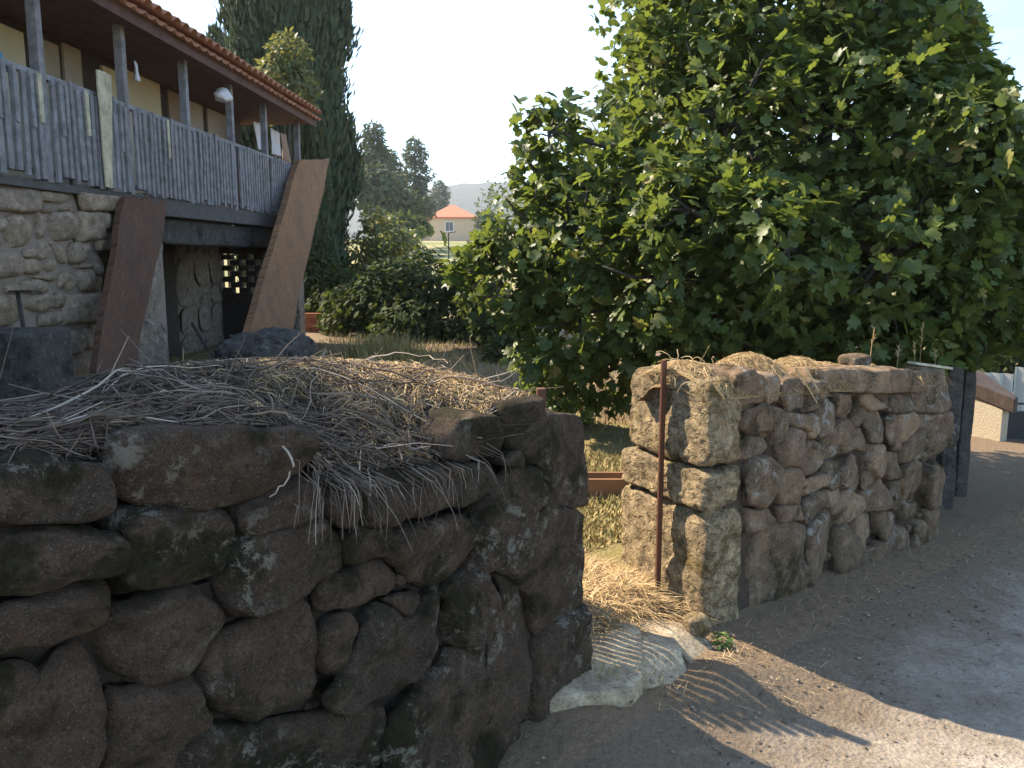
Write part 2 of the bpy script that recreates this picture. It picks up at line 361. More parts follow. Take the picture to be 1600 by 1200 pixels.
# ------------------------------------------------------------------ stones
def resample(poly, n, sm=2):
    p = [Vector((a[0], a[1])) for a in poly]
    for _ in range(sm):
        q = []
        for i in range(len(p)):
            a, b = p[i], p[(i+1) % len(p)]; q += [a*.8+b*.2, a*.2+b*.8]
        p = q
    L = [0]
    for i in range(len(p)): L.append(L[-1]+(p[(i+1) % len(p)]-p[i]).length)
    out = []; j = 0
    for k in range(n):
        s = L[-1]*k/n
        while L[j+1] < s: j += 1
        f = (s-L[j])/max(1e-9, L[j+1]-L[j]); out.append(p[j].lerp(p[(j+1) % len(p)], f))
    return out
def stone(name, poly, P, D, N, mat, parent, dome=.04, back=.22, n=34, proud=None, shrink=.985, rough=1.0, seed=0, flat=5, up=None, tilt=.10, sm=1, taper=.94):
    """rounded stone whose face outline is poly, given as (u, v) on the plane P,D,up; it reaches `back` into the wall"""
    up = up or UP
    o = resample(poly, n, sm); c = sum(o, Vector((0, 0)))/len(o)
    size = math.sqrt(abs(sum(o[i].x*o[(i+1) % n].y-o[(i+1) % n].x*o[i].y for i in range(n)))/2)
    dome = min(dome, size*.22)
    if proud is None: proud = random.uniform(-.006, .022)
    rings = [(taper, -back), (.5+.5*taper+.01 if taper < 1 else 1.0, -back*.55), (1.0, -back*.22), (1.0, -dome*.8)]
    for f in (.99, .965, .92, .85, .74, .60, .42, .22): rings.append((f, dome*(1-f**flat)*1.0-dome*.7*(f**30)))
    V = []; sd = Vector((seed*3.7, seed*1.9, seed*.7)); tr_ = random.Random(seed); gx, gy = tr_.gauss(0, tilt), tr_.gauss(0, tilt)
    for f, h in rings:
        for q in o:
            w = c+(q-c)*f*shrink
            p = P+D*w.x+up*w.y+N*(h+proud+(max(-.03, min(.03, (w.x-c.x)*gx+(w.y-c.y)*gy)) if h > -dome else 0))
            V.append(p)
    V.append(P+D*c.x+up*c.y+N*(dome+proud))
    for i, p in enumerate(V):
        q = p+sd
        amp = (.022*fbm(q, 5.0, 2)+.011*fbm(q, 15, 3))*rough*min(1, size/.2)
        d = N if i > 4*n else (p-(P+D*c.x+up*c.y)).normalized()
        V[i] = p+d*amp+D*(.006*noise.noise(q*21))*rough+up*(.006*noise.noise(q*23+Vector((5, 5, 5))))*rough
    F = []
    m = len(rings)
    for r in range(m-1):
        for k in range(n): F.append((r*n+k, r*n+(k+1) % n, (r+1)*n+(k+1) % n, (r+1)*n+k))
    for k in range(n): F.append(((m-1)*n+k, (m-1)*n+(k+1) % n, m*n))
    F.append(tuple(range(n-1, -1, -1)))
    area = sum(o[i].x*o[(i+1) % n].y-o[(i+1) % n].x*o[i].y for i in range(n))
    flip = (D.cross(up).dot(N) > 0) == (area < 0)
    if flip: F = [f[::-1] for f in F]
    b = MB(); b.add(V, F)
    return b.build(name, mat, parent, smooth=True)
def to_uv(polypx, fn, P, D): return [((q-P).dot(D), q.z-P.z) for q in (fn(a, b) for a, b in polypx)]

def blob(name, c, ax, ay, az, mat, parent, seed=0, bulge=4.5, amp=.03, n=16, pit=0):
    """rounded block: super-ellipsoid with three half axes, roughened"""
    c, ax, ay, az = map(Vector, (c, ax, ay, az)); V = []; F = []; idx = {}
    def key(p):
        k = (round(p[0], 5), round(p[1], 5), round(p[2], 5))
        if k not in idx:
            idx[k] = len(V); d = Vector(p)
            L = (abs(d.x)**bulge+abs(d.y)**bulge+abs(d.z)**bulge)**(1/bulge); d = d/L
            w = c+ax*d.x+ay*d.y+az*d.z; q = w+Vector((seed*2.1, seed, -seed))
            nn = (w-c).normalized()
            V.append(w+nn*(amp*(fbm(q, 4, 2)*.9+fbm(q, 14, 3)*.5)-(pit*max(0, min(1, noise.noise(Vector((q.x, q.y, q.z*1.6))*24)*2.2)) if pit else 0)))
        return idx[k]
    for a in range(3):
        for sgn in (-1, 1):
            for i in range(n):
                for j in range(n):
                    q = []
                    for di, dj in ((0, 0), (1, 0), (1, 1), (0, 1)):
                        p = [0, 0, 0]; p[a] = sgn; p[(a+1) % 3] = -1+2*(i+di)/n; p[(a+2) % 3] = -1+2*(j+dj)/n; q.append(key(p))
                    F.append(tuple(q) if sgn > 0 else tuple(q[::-1]))
    b = MB(); b.add(V, F); return b.build(name, mat, parent, smooth=True)

LEFT = [
 [(0,735),(60,722),(120,725),(165,730),(174,770),(160,802),(100,814),(30,817),(0,812),(-40,815),(-50,760)],
 [(185,682),(300,668),(400,670),(470,672),(484,690),(460,732),(415,775),(370,796),(300,799),(210,787),(183,750)],
 [(-60,850),(60,828),(165,832),(188,850),(190,880),(110,905),(0,930),(-70,940)],
 [(195,812),(260,800),(350,806),(374,830),(356,880),(310,910),(220,926),(192,900)],
 [(380,800),(420,775),(460,757),(490,755),(501,780),(490,806),(440,822),(395,836),(378,822)],
 [(508,775),(540,765),(565,780),(567,800),(548,829),(525,822),(508,800)],
 [(572,765),(600,742),(680,733),(755,726),(773,735),(771,760),(745,781),(680,801),(620,821),(590,823),(572,805)],
 [(365,865),(395,838),(450,820),(500,808),(530,840),(536,880),(520,906),(470,931),(400,961),(360,950),(352,910)],
 [(540,835),(610,822),(617,840),(613,868),(560,889),(538,880)],
 [(622,835),(660,820),(700,806),(735,812),(739,850),(729,886),(690,911),(650,918),(625,890),(615,860)],
 [(500,915),(530,895),(600,876),(619,895),(621,920),(570,941),(510,959),(495,945)],
 [(622,897),(636,902),(640,916),(623,919)],
 [(597,935),(630,925),(657,925),(656,945),(640,963),(615,951)],
 [(-60,960),(60,930),(130,912),(159,930),(156,965),(120,986),(50,1002),(-40,1020)],
 [(165,960),(220,945),(300,930),(346,950),(346,980),(324,1010),(320,1035),(290,1056),(235,1072),(200,1063),(160,1035),(148,1000)],
 [(325,1012),(380,980),(430,955),(470,935),(489,950),(495,1000),(489,1060),(475,1091),(400,1122),(340,1113),(320,1070)],
 [(497,985),(520,965),(546,955),(554,980),(546,1010),(526,1051),(505,1046),(495,1020)],
 [(560,978),(592,945),(625,968),(650,955),(681,915),(689,930),(691,980),(676,1030),(640,1056),(590,1081),(540,1106),(510,1101),(500,1075),(520,1057),(546,1020)],
 [(700,930),(735,896),(750,888),(766,920),(772,970),(756,991),(725,1013),(705,985),(698,960)],
 [(690,918),(710,905),(732,899),(720,925),(695,942)],
 [(741,872),(747,810),(785,737),(832,728),(836,770),(814,812),(803,850),(772,872),(745,892)],
 [(700,690),(738,652),(789,650),(796,700),(772,716),(705,722)],
 [(783,726),(790,706),(808,700),(816,715),(808,729)],
 [(792,645),(822,626),(850,624),(856,700),(836,726),(817,718),(797,695)],
 [(844,660),(870,646),(912,650),(921,668),(921,790),(900,796),(876,792),(846,744)],
 [(800,862),(838,774),(854,748),(880,794),(914,799),(921,810),(921,945),(896,962),(847,999),(836,985),(831,932),(775,887)],
 [(839,1008),(862,992),(908,960),(921,956),(923,1060),(922,1138),(880,1150),(842,1154),(836,1080)],
 [(775,892),(829,937),(831,1010),(828,1060),(812,1110),(772,1162),(730,1235),(600,1240),(602,1120),(650,1082),(690,1042),(702,1010),(725,1020),(757,996),(773,972)],
 [(272,1172),(300,1150),(360,1136),(440,1131),(560,1102),(597,1107),(598,1240),(265,1250)],
 [(-50,1030),(40,1038),(57,1048),(40,1082),(-40,1125)],
 [(20,1092),(60,1052),(100,1020),(136,1030),(156,1090),(161,1140),(150,1182),(110,1260),(-30,1260),(-20,1130)],
 [(165,1078),(220,1077),(300,1066),(318,1100),(330,1127),(280,1160),(257,1200),(240,1260),(165,1260),(162,1180)],
 [(818,1152),(850,1148),(862,1172),(822,1184)], [(785,1175),(812,1130),(822,1150),(815,1190)],
 [(176,735),(186,760),(190,800),(176,806),(166,800)],
]
lwall = empty('stone_wall', PL+DL*-1.0, 'dark mossy dry stone wall with brush heaped along its top', 'wall')
for i, poly in enumerate(LEFT):
    big = i in (24, 25, 26)
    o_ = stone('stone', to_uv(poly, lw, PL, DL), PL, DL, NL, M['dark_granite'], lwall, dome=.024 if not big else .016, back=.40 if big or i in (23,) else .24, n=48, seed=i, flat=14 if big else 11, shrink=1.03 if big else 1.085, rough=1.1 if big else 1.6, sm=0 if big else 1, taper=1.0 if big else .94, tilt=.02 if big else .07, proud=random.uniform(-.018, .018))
# the wall goes on past the picture's edge
for k in range(3):
    for r in range(4):
        u0 = -2.02-.44*k-(r % 2)*.06-.0; z0 = -.02+r*.29
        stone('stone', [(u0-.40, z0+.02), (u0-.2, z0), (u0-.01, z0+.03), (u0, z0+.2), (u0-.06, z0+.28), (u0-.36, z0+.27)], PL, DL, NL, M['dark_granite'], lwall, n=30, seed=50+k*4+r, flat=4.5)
for i in range(60):
    u = random.uniform(-2.0, -.2); z = random.uniform(.05, .9); s = random.uniform(.02, .045)
    poly = [(u+s*math.cos(a)*random.uniform(.7, 1.3), z+s*math.sin(a)*random.uniform(.5, 1)) for a in np.arange(0, 6.28, .9)]
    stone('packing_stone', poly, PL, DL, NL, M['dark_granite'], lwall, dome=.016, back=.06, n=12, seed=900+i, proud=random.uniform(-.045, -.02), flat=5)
b = MB(); 
core = [(-3.4, .98), (-2.0, 1.0), (-1.3, .98), (-.75, .93), (-.2, .98), (-.12, .7)]
ptsf = []
for (u, z) in core:
    ptsf.append((PL+DL*u-NL*.036, z))
vv = []; ff = []
for (p, z) in ptsf:
    q = p-NL*.28
    vv += [(p.x, p.y, -.25), (p.x, p.y, z), (q.x, q.y, z), (q.x, q.y, -.25)]
for i in range(len(ptsf)-1):
    for k in range(4): ff.append((i*4+k, i*4+(k+1) % 4, i*4+4+(k+1) % 4, i*4+4+k))
ff += [(0, 3, 2, 1), tuple(4*(len(ptsf)-1)+k for k in range(4))]
b.add(vv, ff).build('earth_core', M['earth'], lwall)

RIGHT = [
 [(1157,667),(1165,640),(1190,628),(1201,650),(1199,672),(1170,680)],
 [(1150,717),(1160,690),(1175,683),(1195,682),(1204,697),(1190,713),(1165,720)],
 [(1193,632),(1215,640),(1223,665),(1219,690),(1205,694),(1200,665)],
 [(1222,676),(1235,668),(1248,672),(1249,700),(1239,727),(1222,728),(1219,700)],
 [(1225,643),(1262,648),(1258,672),(1238,667),(1224,662)],
 [(1258,652),(1270,645),(1273,675),(1262,684),(1255,680)],
 [(1272,640),(1290,622),(1304,630),(1301,660),(1290,680),(1275,682)],
 [(1305,617),(1325,616),(1331,645),(1320,656),(1308,648)],
 [(1297,677),(1310,661),(1322,656),(1329,675),(1331,700),(1310,716),(1295,722),(1289,700)],
 [(1331,672),(1340,667),(1356,700),(1352,708),(1332,699)],
 [(1333,640),(1345,618),(1352,645),(1343,666),(1332,669)],
 [(1250,702),(1270,686),(1286,692),(1288,712),(1268,736),(1252,744),(1247,725)],
 [(1313,722),(1328,707),(1341,725),(1341,745),(1325,758),(1310,760),(1308,738)],
 [(1217,733),(1240,730),(1248,745),(1241,786),(1220,791),(1211,760)],
 [(1175,721),(1200,713),(1213,731),(1210,767),(1190,792),(1170,787),(1165,750)],
 [(1250,752),(1275,742),(1293,738),(1285,756),(1262,769),(1250,775)],
 [(1292,724),(1308,720),(1309,758),(1296,766),(1285,745)],
 [(1257,782),(1270,766),(1287,769),(1285,792),(1265,812),(1252,810),(1248,792)],
 [(1289,768),(1307,761),(1308,782),(1290,792)],
 [(1212,792),(1242,786),(1247,810),(1215,817)],
 [(1168,797),(1200,795),(1211,811),(1190,831),(1165,832)],
 [(1184,850),(1190,826),(1230,814),(1249,822),(1254,860),(1258,905),(1241,936),(1225,947),(1195,951),(1180,967),(1172,930),(1175,880)],
 [(1254,826),(1270,815),(1295,800),(1302,840),(1299,860),(1281,891),(1265,922),(1257,900),(1254,860)],
 [(1310,830),(1320,821),(1336,840),(1343,880),(1336,906),(1320,927),(1307,910),(1302,870)],
 [(1310,778),(1330,764),(1343,775),(1346,790),(1335,811),(1314,823),(1307,800)],
 [(1345,771),(1370,747),(1383,770),(1383,791),(1350,799)],
 [(1336,826),(1345,804),(1363,800),(1361,830),(1345,860),(1338,845)],
 [(1344,880),(1347,863),(1370,850),(1379,848),(1376,876),(1365,895),(1345,899)],
 [(1380,850),(1398,819),(1413,825),(1417,870),(1395,892),(1378,895),(1380,870)],
 [(1370,800),(1391,797),(1395,830),(1381,844),(1368,837)],
 [(1419,850),(1425,824),(1440,813),(1448,840),(1438,864),(1425,874)],
 [(1404,735),(1420,719),(1439,725),(1441,760),(1430,782),(1411,783),(1402,760)],
 [(1410,787),(1432,784),(1434,803),(1410,812)],
 [(1441,740),(1460,723),(1472,740),(1470,790),(1450,792),(1440,770)],
 [(1440,796),(1468,795),(1468,842),(1452,850),(1446,820)],
 [(1359,640),(1375,640),(1379,670),(1373,692),(1358,690),(1352,665)],
 [(1380,650),(1395,647),(1403,670),(1401,702),(1385,702),(1378,680)],
 [(1405,650),(1426,644),(1432,665),(1412,692),(1404,692)],
 [(1407,702),(1432,670),(1440,690),(1434,717),(1409,724)],
 [(1437,650),(1474,643),(1474,692),(1446,722),(1436,690)],
 [(1357,697),(1373,695),(1376,720),(1366,747),(1354,731)],
 [(1378,705),(1401,705),(1402,747),(1385,749),(1376,725)],
 [(1385,752),(1402,750),(1407,787),(1388,796),(1384,775)],
 [(1288,580),(1330,577),(1376,578),(1378,612),(1330,612),(1284,608)],
 [(1379,576),(1422,578),(1440,598),(1436,615),(1400,612),(1379,612)],
 [(1440,583),(1476,578),(1476,640),(1440,645),(1432,620)],
 [(1150,585),(1165,575),(1184,588),(1184,626),(1157,636),(1146,610)],
 [(1190,592),(1205,583),(1217,595),(1215,622),(1196,634),(1186,612)],
 [(1220,596),(1245,588),(1259,603),(1257,637),(1230,642),(1218,622)],
 [(1261,598),(1282,596),(1290,615),(1281,637),(1262,644)],
 [(1338,614),(1360,614),(1374,635),(1354,642),(1340,632)],
 [(1378,615),(1400,615),(1432,620),(1432,642),(1400,646),(1380,642)],
 [(1190,972),(1230,951),(1261,960),(1266,1002),(1230,1022),(1195,1012)],
 [(1268,932),(1300,925),(1311,950),(1290,972),(1266,967)],
 [(1345,905),(1372,899),(1370,917),(1345,922)],
 [(1400,897),(1427,880),(1434,902),(1405,912)],
 [(1262,815),(1250,818),(1243,808),(1252,806)], [(1346,742),(1366,722),(1368,745),(1347,766)],
]
rwall = empty('stone_wall', PR+DR*1.5, 'sunlit-topped brown dry stone wall with straw on top, beyond the gateway', 'wall')
M['jamb_shadeface'] = M['jamb_granite']
for i, poly in enumerate(RIGHT):
    stone('stone', to_uv(poly, rw, PR, DR), PR, DR, NR, M['granite'], rwall, dome=.018, back=.2, n=34, seed=100+i, flat=9, shrink=1.075, proud=random.uniform(-.018, .024), rough=1.15, sm=0, tilt=.14)
# three squared corner blocks of the gateway jamb
BR = -NR                                            # into the wall
ztop = rw(1110, 596).z
zj1 = rw(1100, 742).z; zj2 = rw(1105, 808).z; zb = PR.z-.12
dep = .55; BJ = Vector((-.5, .866, 0))
def jamb(u0, u1, d0, d1, z0, z1, seed, amp=.022):
    c = PR+DR*((u0+u1)/2)+BJ*((d0+d1)/2); c.z = (z0+z1)/2
    return blob('corner_block', c, DR*((u1-u0)/2), BJ*((d1-d0)/2), UP*((z1-z0)/2), M['jamb_granite'], rwall, seed, 9, amp, 40, pit=.006)
jamb(-.005, .23, .0, dep, zj1+.004, ztop, 3)
jamb(-.012, .24, -.005, dep+.05, zj2+.004, zj1-.004, 8)
jamb(-.0, .27, .0, dep+.06, zb, zj2-.004, 14)
LR = (rw(1476, 700)-PR).dot(DR)
b = MB(); nseg = 14
vv = []; ff = []
for i in range(nseg+1):
    u = .16+(LR-.2)*i/nseg; f = PR+DR*u-NR*.03; k = PR+DR*u-NR*.42
    zt = ztop-.06+(rw(1470, 590).z-ztop+.02)*i/nseg+.015*math.sin(i*2.1)
    vv += [(f.x, f.y, -.5), (f.x, f.y, zt), (k.x, k.y, zt), (k.x, k.y, -.5)]
for i in range(nseg):
    for k in range(4): ff.append((i*4+k, i*4+(k+1) % 4, i*4+4+(k+1) % 4, i*4+4+k))
ff += [(0, 3, 2, 1), tuple(4*nseg+k for k in range(4))]
b.add(vv, ff).build('rubble_core', M['earth_brown'], rwall)
# small packing stones in the gaps
pv = []; 
for i in range(70):
    u = random.uniform(.28, LR-.1); z = random.uniform(-.05, ztop-.12)
    s = random.uniform(.025, .05)
    poly = [(u+s*math.cos(a)*random.uniform(.7, 1.2), z+s*math.sin(a)*random.uniform(.6, 1)) for a in np.arange(0, 6.28, .9)]
    stone('packing_stone', poly, PR, DR, NR, M['granite'], rwall, dome=.02, back=.06, n=12, seed=300+i, proud=random.uniform(-.035, -.01), flat=4)

# ------------------------------------------------------------------ brush heap on the left wall
def interp(tab, x):
    if x <= tab[0][0]: return tab[0][1]
    for (a, p), (b_, q) in zip(tab, tab[1:]):
        if x <= b_: return p+(q-p)*(x-a)/(b_-a)
    return tab[-1][1]
FT = [(-80, 745), (0, 737), (150, 722), (185, 690), (470, 684), (500, 748), (570, 765), (600, 745), (700, 734), (745, 712), (790, 660), (850, 636)]
SIL = [(-250, 650), (0, 640), (60, 632), (130, 612), (165, 588), (300, 576), (480, 569), (600, 574), (700, 582), (780, 600), (840, 622), (900, 644)]
HS = []
for i in range(111):
    px = -330+i*(848+330)/110
    p = lw(px, 700); s = (p-PL).dot(DL)
    zf = lw(px, interp(FT, px)).z
    HS.append((s, px, zf))
HS.sort()
tab_zf = [(a[0], a[2]) for a in HS]
def ridge_z(s, w):
    p = PL+DL*s-NL*w; v = Vector((p.x, p.y, 0)); 
    z = 1.15
    for _ in range(4):
        x, y = project((p.x, p.y, z)); d = ray(x, interp(SIL, x)); z = EYE.z+d.z/d.y*p.y
    return z
SJ = HS[-1][0]
def heap_z(s, w):
    zf = interp(tab_zf, s); wr = .62
    zr = ridge_z(s, wr)-.015
    if w < wr: z = zf+(zr-zf)*(sstep(-.08, wr, w)**.85)
    else:
        z = zr-.0*(w-wr); wb = .75+.75*sstep(SJ-.25, SJ-1.1, s)*-1+.75 if False else (.72 if s > SJ-.5 else .72+.7*sstep(0, 1, (SJ-.5-s)/.7))
        z = zr+(.24-zr)*sstep(wb, wb+.55, w)
    z += .03*fbm((s*1.3, w*1.3, 5), 4.0, 3)*sstep(0, .08, w)
    return min(z, ridge_z(s, w)-.005)-.035
ns, nw = 150, 56; V = []
for i in range(ns):
    s = HS[0][0]+(SJ-HS[0][0]+.02)*i/(ns-1)
    for j in range(nw):
        w = .03+2.1*j/(nw-1); p = PL+DL*s-NL*w
        V.append((p.x, p.y, heap_z(s, w)))
T = [(i*nw+j, (i+1)*nw+j, (i+1)*nw+j+1, i*nw+j+1) for i in range(ns-1) for j in range(nw-1)]
t = NT('leaf_mould'); n1 = t.noise(16, 6, .75); n2 = t.noise(90, 4, .7)
t.col(t.mix(t.ramp(n2, [(.35, 0), (.65, 1)]), t.mix(n1, (.035, .027, .02), (.07, .052, .037)), (.12, .09, .06))).rough(1).bump(t.math('ADD', n1, n2), .03)
tag(np_obj('leaf_mould', V, T, t.m, smooth=True), 'dark leaf mould banked on the mossy wall under the brush', 'soil', kind='stuff')

def heap_pt(px, w, dz=.0):
    best = min((abs(project(PL+DL*a[0]-NL*w+UP*1.1)[0]-px), a[0]) for a in HS)[1]
    q = PL+DL*best-NL*w; return Vector((q.x, q.y, heap_z(best, w)+dz))
class Strands:
    def __init__(s): s.V = []; s.T = []; s.c = []
    def add(s, pts, r0, r1, tint):
        m = len(pts); b = len(s.V); prev = None
        for i, p in enumerate(pts):
            tt = (pts[min(i+1, m-1)]-pts[max(i-1, 0)]).normalized()
            a = tt.cross(Vector((.2, .31, 1))); a = a.normalized() if a.length > .01 else Vector((1, 0, 0)); bb = tt.cross(a)
            r = r0+(r1-r0)*i/(m-1)
            for k in range(3):
                q = 2.094*k; s.V.append(tuple(p+(a*math.cos(q)+bb*math.sin(q))*r)); s.c.append(tint)
        for i in range(m-1):
            for k in range(3):
                x = b+i*3; k2 = (k+1) % 3
                s.T.append((x+k, x+k2, x+3+k2)); s.T.append((x+k, x+3+k2, x+3+k))
    def build(s, name, mat, parent=None): return np_obj(name, s.V, s.T, mat, parent, s.c)
def heap_twig(st, s, w, L, ang, lift, r, tint, seg=6, droop=0, curl=.5):
    p = PL+DL*s-NL*w; d = DL*math.cos(ang)-NL*math.sin(ang); pts = []; a = ang
    ds = s; dw = w; h = lift
    for k in range(seg+1):
        q = PL+DL*ds-NL*dw
        z = heap_z(ds, max(0.03, dw))+.03+h*math.sin(math.pi*min(1, .15+k/seg))
        pts.append(Vector((q.x, q.y, min(z, ridge_z(ds, max(.03, dw))+.028*random.random()))))
        a += random.gauss(0, curl/ seg*2); ds += math.cos(a)*L/seg; dw += math.sin(a)*L/seg
        if ds > SJ: ds = SJ
        if dw < .05: dw = .05+random.uniform(0, .03); a = -a
    st.add(pts, r, r*.45, tint)
    if r > .0018:
        for k in range(random.choice([1, 2, 2, 3])):
            j = random.randrange(1, len(pts)-1); q = pts[j]; v = (pts[j+1]-pts[j]).normalized(); v = (v+Vector((random.gauss(0, .5), random.gauss(0, .5), random.gauss(.12, .25)))).normalized()
            l2 = L*random.uniform(.1, .3); st.add([q, q+v*l2*.5, q+v*l2+UP*random.gauss(-.01, .012)], r*.6, r*.3, tint)
st = Strands(); S0 = HS[0][0]
for i in range(260):
    s = random.uniform(S0, SJ-.1); w = min(1.4, abs(random.gauss(.3, .35)))
    heap_twig(st, s, w, random.uniform(.35, .9), random.choice([0, 3.14])+random.gauss(0, .6), random.uniform(.01, .08), random.uniform(.002, .0042), min(.95, abs(random.gauss(.4, .3))), seg=10, curl=.9)
for i in range(2600):
    s = random.uniform(S0, SJ-.04); w = abs(random.gauss(.25, .35))+.0; w = min(w, 1.5)
    heap_twig(st, s, w, random.uniform(.12, .5), random.uniform(0, 6.28), random.uniform(0, .05), random.uniform(.001, .0024), min(.93, abs(random.gauss(.25, .3))))
for i in range(3600):
    s = random.uniform(S0, SJ-.02); w = abs(random.gauss(.22, .33)); w = min(w, 1.5)
    heap_twig(st, s, w, random.uniform(.04, .16), random.uniform(0, 6.28), random.uniform(-.01, .03), random.uniform(.0007, .0016), min(.9, abs(random.gauss(.2, .22))), seg=3)
# strands hanging in the dip and over the stones
for i in range(150):
    px = random.choice([random.uniform(480, 590), random.uniform(490, 590), random.uniform(490, 580), random.uniform(640, 760)])
    p = lw(px, 700); s = (p-PL).dot(DL); L = random.uniform(.05, .26); w = random.uniform(.0, .2)
    q = PL+DL*s-NL*w; q.z = heap_z(s, max(.03, w))+.03; pts = [q]; v = NL*.6+DL*random.uniform(-.7, .7)+UP*.3
    for k in range(5):
        v = v+UP*-.45+Vector((random.gauss(0, .15), random.gauss(0, .15), 0)); q = q+v.normalized()*L/5
        f = (q-PL).dot(NL)
        if f < .045: q = q+NL*(.05-f)*(1 if q.z < heap_z(s, .03)+.02 else 0)
        pts.append(q.copy())
    st.add(pts, random.uniform(.001, .0022), .0007, min(1, abs(random.gauss(.4, .3))))
for i in range(2600):     # leaf scraps caught in the brush
    s = random.uniform(S0, SJ-.02); w = min(1.4, abs(random.gauss(.25, .33))+.04); q = PL+DL*s-NL*w; z = heap_z(s, w)+.022
    c = Vector((q.x, q.y, z)); e = random.uniform(.004, .013); d1 = Vector((random.gauss(0, 1), random.gauss(0, 1), random.gauss(0, .5))).normalized(); d2 = d1.cross(Vector((random.gauss(0, .5), random.gauss(0, .5), 1))).normalized()
    k = len(st.V); st.V += [tuple(c-d1*e), tuple(c+d2*e*.6), tuple(c+d1*e), tuple(c-d2*e*.6)]; st.c += [random.uniform(.1, .75)]*4; st.T += [(k, k+1, k+2), (k, k+2, k+3)]
tag(st.build('brush_heap', M['twig']), 'tangled heap of dry brown twigs and vine prunings on the mossy wall', 'brush', kind='stuff')
# sunlit straw at the heap's end
st = Strands()
for i in range(5200):
    s = SJ-.01-abs(random.gauss(0, .3)); w = random.uniform(.04, .85)
    heap_twig(st, s, w, random.uniform(.04, .2), random.uniform(0, 6.28), random.uniform(.012, .05), random.uniform(.001, .0022), random.random(), seg=3)
tag(st.build('straw', M['straw']), 'pale dry straw strewn at the sunlit end of the brush heap', 'straw', kind='stuff')
# pale bare branches that lie on the heap: traced as polylines, laid on the heap's surface
BR_ = [[(735,635),(660,655),(600,640),(555,625)], [(500,545),(470,585),(440,595),(400,590)], [(195,625),(230,605),(272,598)], [(20,665),(80,640),(140,612)],
       [(145,668),(190,632),(250,620),(300,622)], [(430,690),(436,720),(425,750),(400,770)], [(560,770),(575,735),(590,705),(598,680)],
       [(640,585),(690,600),(740,598),(800,580)], [(330,630),(400,610),(470,612),(540,640)], [(60,700),(130,660),(200,655)], [(690,690),(720,650),(745,622)], [(560,560),(610,552),(660,556),(700,568)]]
BL = ['thick pale crooked branch lying above the long lintel-like stone', 'bent pale branch rising from the heap towards the granite slab', 'short pale twig pointing at the round tub', 'thin pale branch lying below the concrete box',
      'forked-looking pale branch curving across the heap under the wide plank', 'pale drooping stem hanging over the large overhanging stone', 'upright pale twig standing in the dip between the top stones', 'long bare branch lying along the back of the sunlit heap end',
      'arched pale branch crossing the middle of the heap', 'thin grey branch lying over the mossy block at the wall end away from the gateway', 'straight pale stick leaning up the sunlit slope of the heap', 'smooth branch lying along the crest of the heap by the bleached root']
for i, pl in enumerate(BR_):
    st = Strands(); pts = []
    for (x, y) in pl:
        d = ray(x, y); best = None
        for k in range(220):
            tt = 1.2+k*.018; q = EYE+d*tt; v = q-PL; s = v.dot(DL); w = -v.dot(NL)
            if w >= .03 and q.z < heap_z(min(s, SJ), w)+.035: best = q; break
            if w > -.03 and q.z < interp(tab_zf, s)-.01: best = q+NL*.05; break
        pts.append(best or EYE+d*2.6)
    P2 = []
    for a, c in zip(pts, pts[1:]):
        for k in range(3): P2.append(a.lerp(c, k/3)+Vector((random.gauss(0, .006), random.gauss(0, .006), random.gauss(0, .004))))
    P2.append(pts[-1]); st.add(P2, .0055 if i in (0, 7, 11) else .0038, .0018, .9 if i not in (3, 9) else .75)
    tag(st.build('branch', M['twig']), BL[i], 'branch', 'bare branches on the brush heap')

# ------------------------------------------------------------------ straw, grass and weeds on the right wall
st = Strands()
def rw_top(u): return ztop-.03+(rw(1470, 590).z-ztop+.02)*u/LR
MOUND = [(.14, .12, .075, .13), (.26, .10, .06, .13), (.62, .16, .11, .15), (1.05, .14, .09, .15), (1.35, .1, .06, .2), (1.75, .1, .05, .2)]
def mound(u, w): return max([0]+[h*max(0, 1-((u-a)/(r*1.3))**2-((w-.24)/.2)**2) for a, r, h, q in MOUND])
V = []; nu = 70; nw = 18
for i in range(nu):
    for j in range(nw):
        u = .02+(LR-.06)*i/(nu-1); w = .0+.42*j/(nw-1); p = PR+DR*u-NR*w
        V.append((p.x, p.y, rw_top(u)+mound(u, w)-.02-.035*(1-sstep(.16, .4, u))-.05*max(0, 1-w/.08)-.06*max(0, (w-.34)/.08)+.012*fbm((u, w, 0), 9, 3)))
T = [(i*nw+j, (i+1)*nw+j, (i+1)*nw+j+1, i*nw+j+1) for i in range(nu-1) for j in range(nw-1)]
t = NT('dry_moss_turf'); n1 = t.noise(18, 6, .75); n2 = t.noise(120, 4, .7)
t.col(t.mix(t.ramp(n2, [(.35, 0), (.65, 1)]), t.mix(n1, (.16, .10, .045), (.28, .19, .085)), (.38, .27, .14))).rough(1).bump(t.math('ADD', n1, n2), .025)
M['dry_moss'] = t.m
tag(np_obj('dry_moss', V, T, t.m, smooth=True), 'dry golden moss capping the brown stone wall', 'moss', kind='stuff')
for i in range(3400):
    u = random.uniform(.0, LR-.03) if random.random() < .5 else random.choice(MOUND[:4])[0]+random.gauss(0, .12)
    u = min(max(u, .02), LR-.03); w = random.uniform(.0, .40); L = random.uniform(.04, .2); a = random.uniform(0, 6.28)
    pts = []; z0 = mound(u, w)
    for k in range(4):
        uu = max(.03, u+math.cos(a)*L*k/3); w2 = max(-.03, min(.4, w+math.sin(a)*L*k/3)); p = PR+DR*uu-NR*w2
        z = rw_top(uu)+mound(uu, w2)+.002+.02*math.sin(k)*random.random()
        if w2 < .0: z -= (-w2)*1.5
        pts.append(Vector((p.x, p.y, z))); a += random.gauss(0, .4)
    st.add(pts, random.uniform(.0009, .002), .0007, random.random())
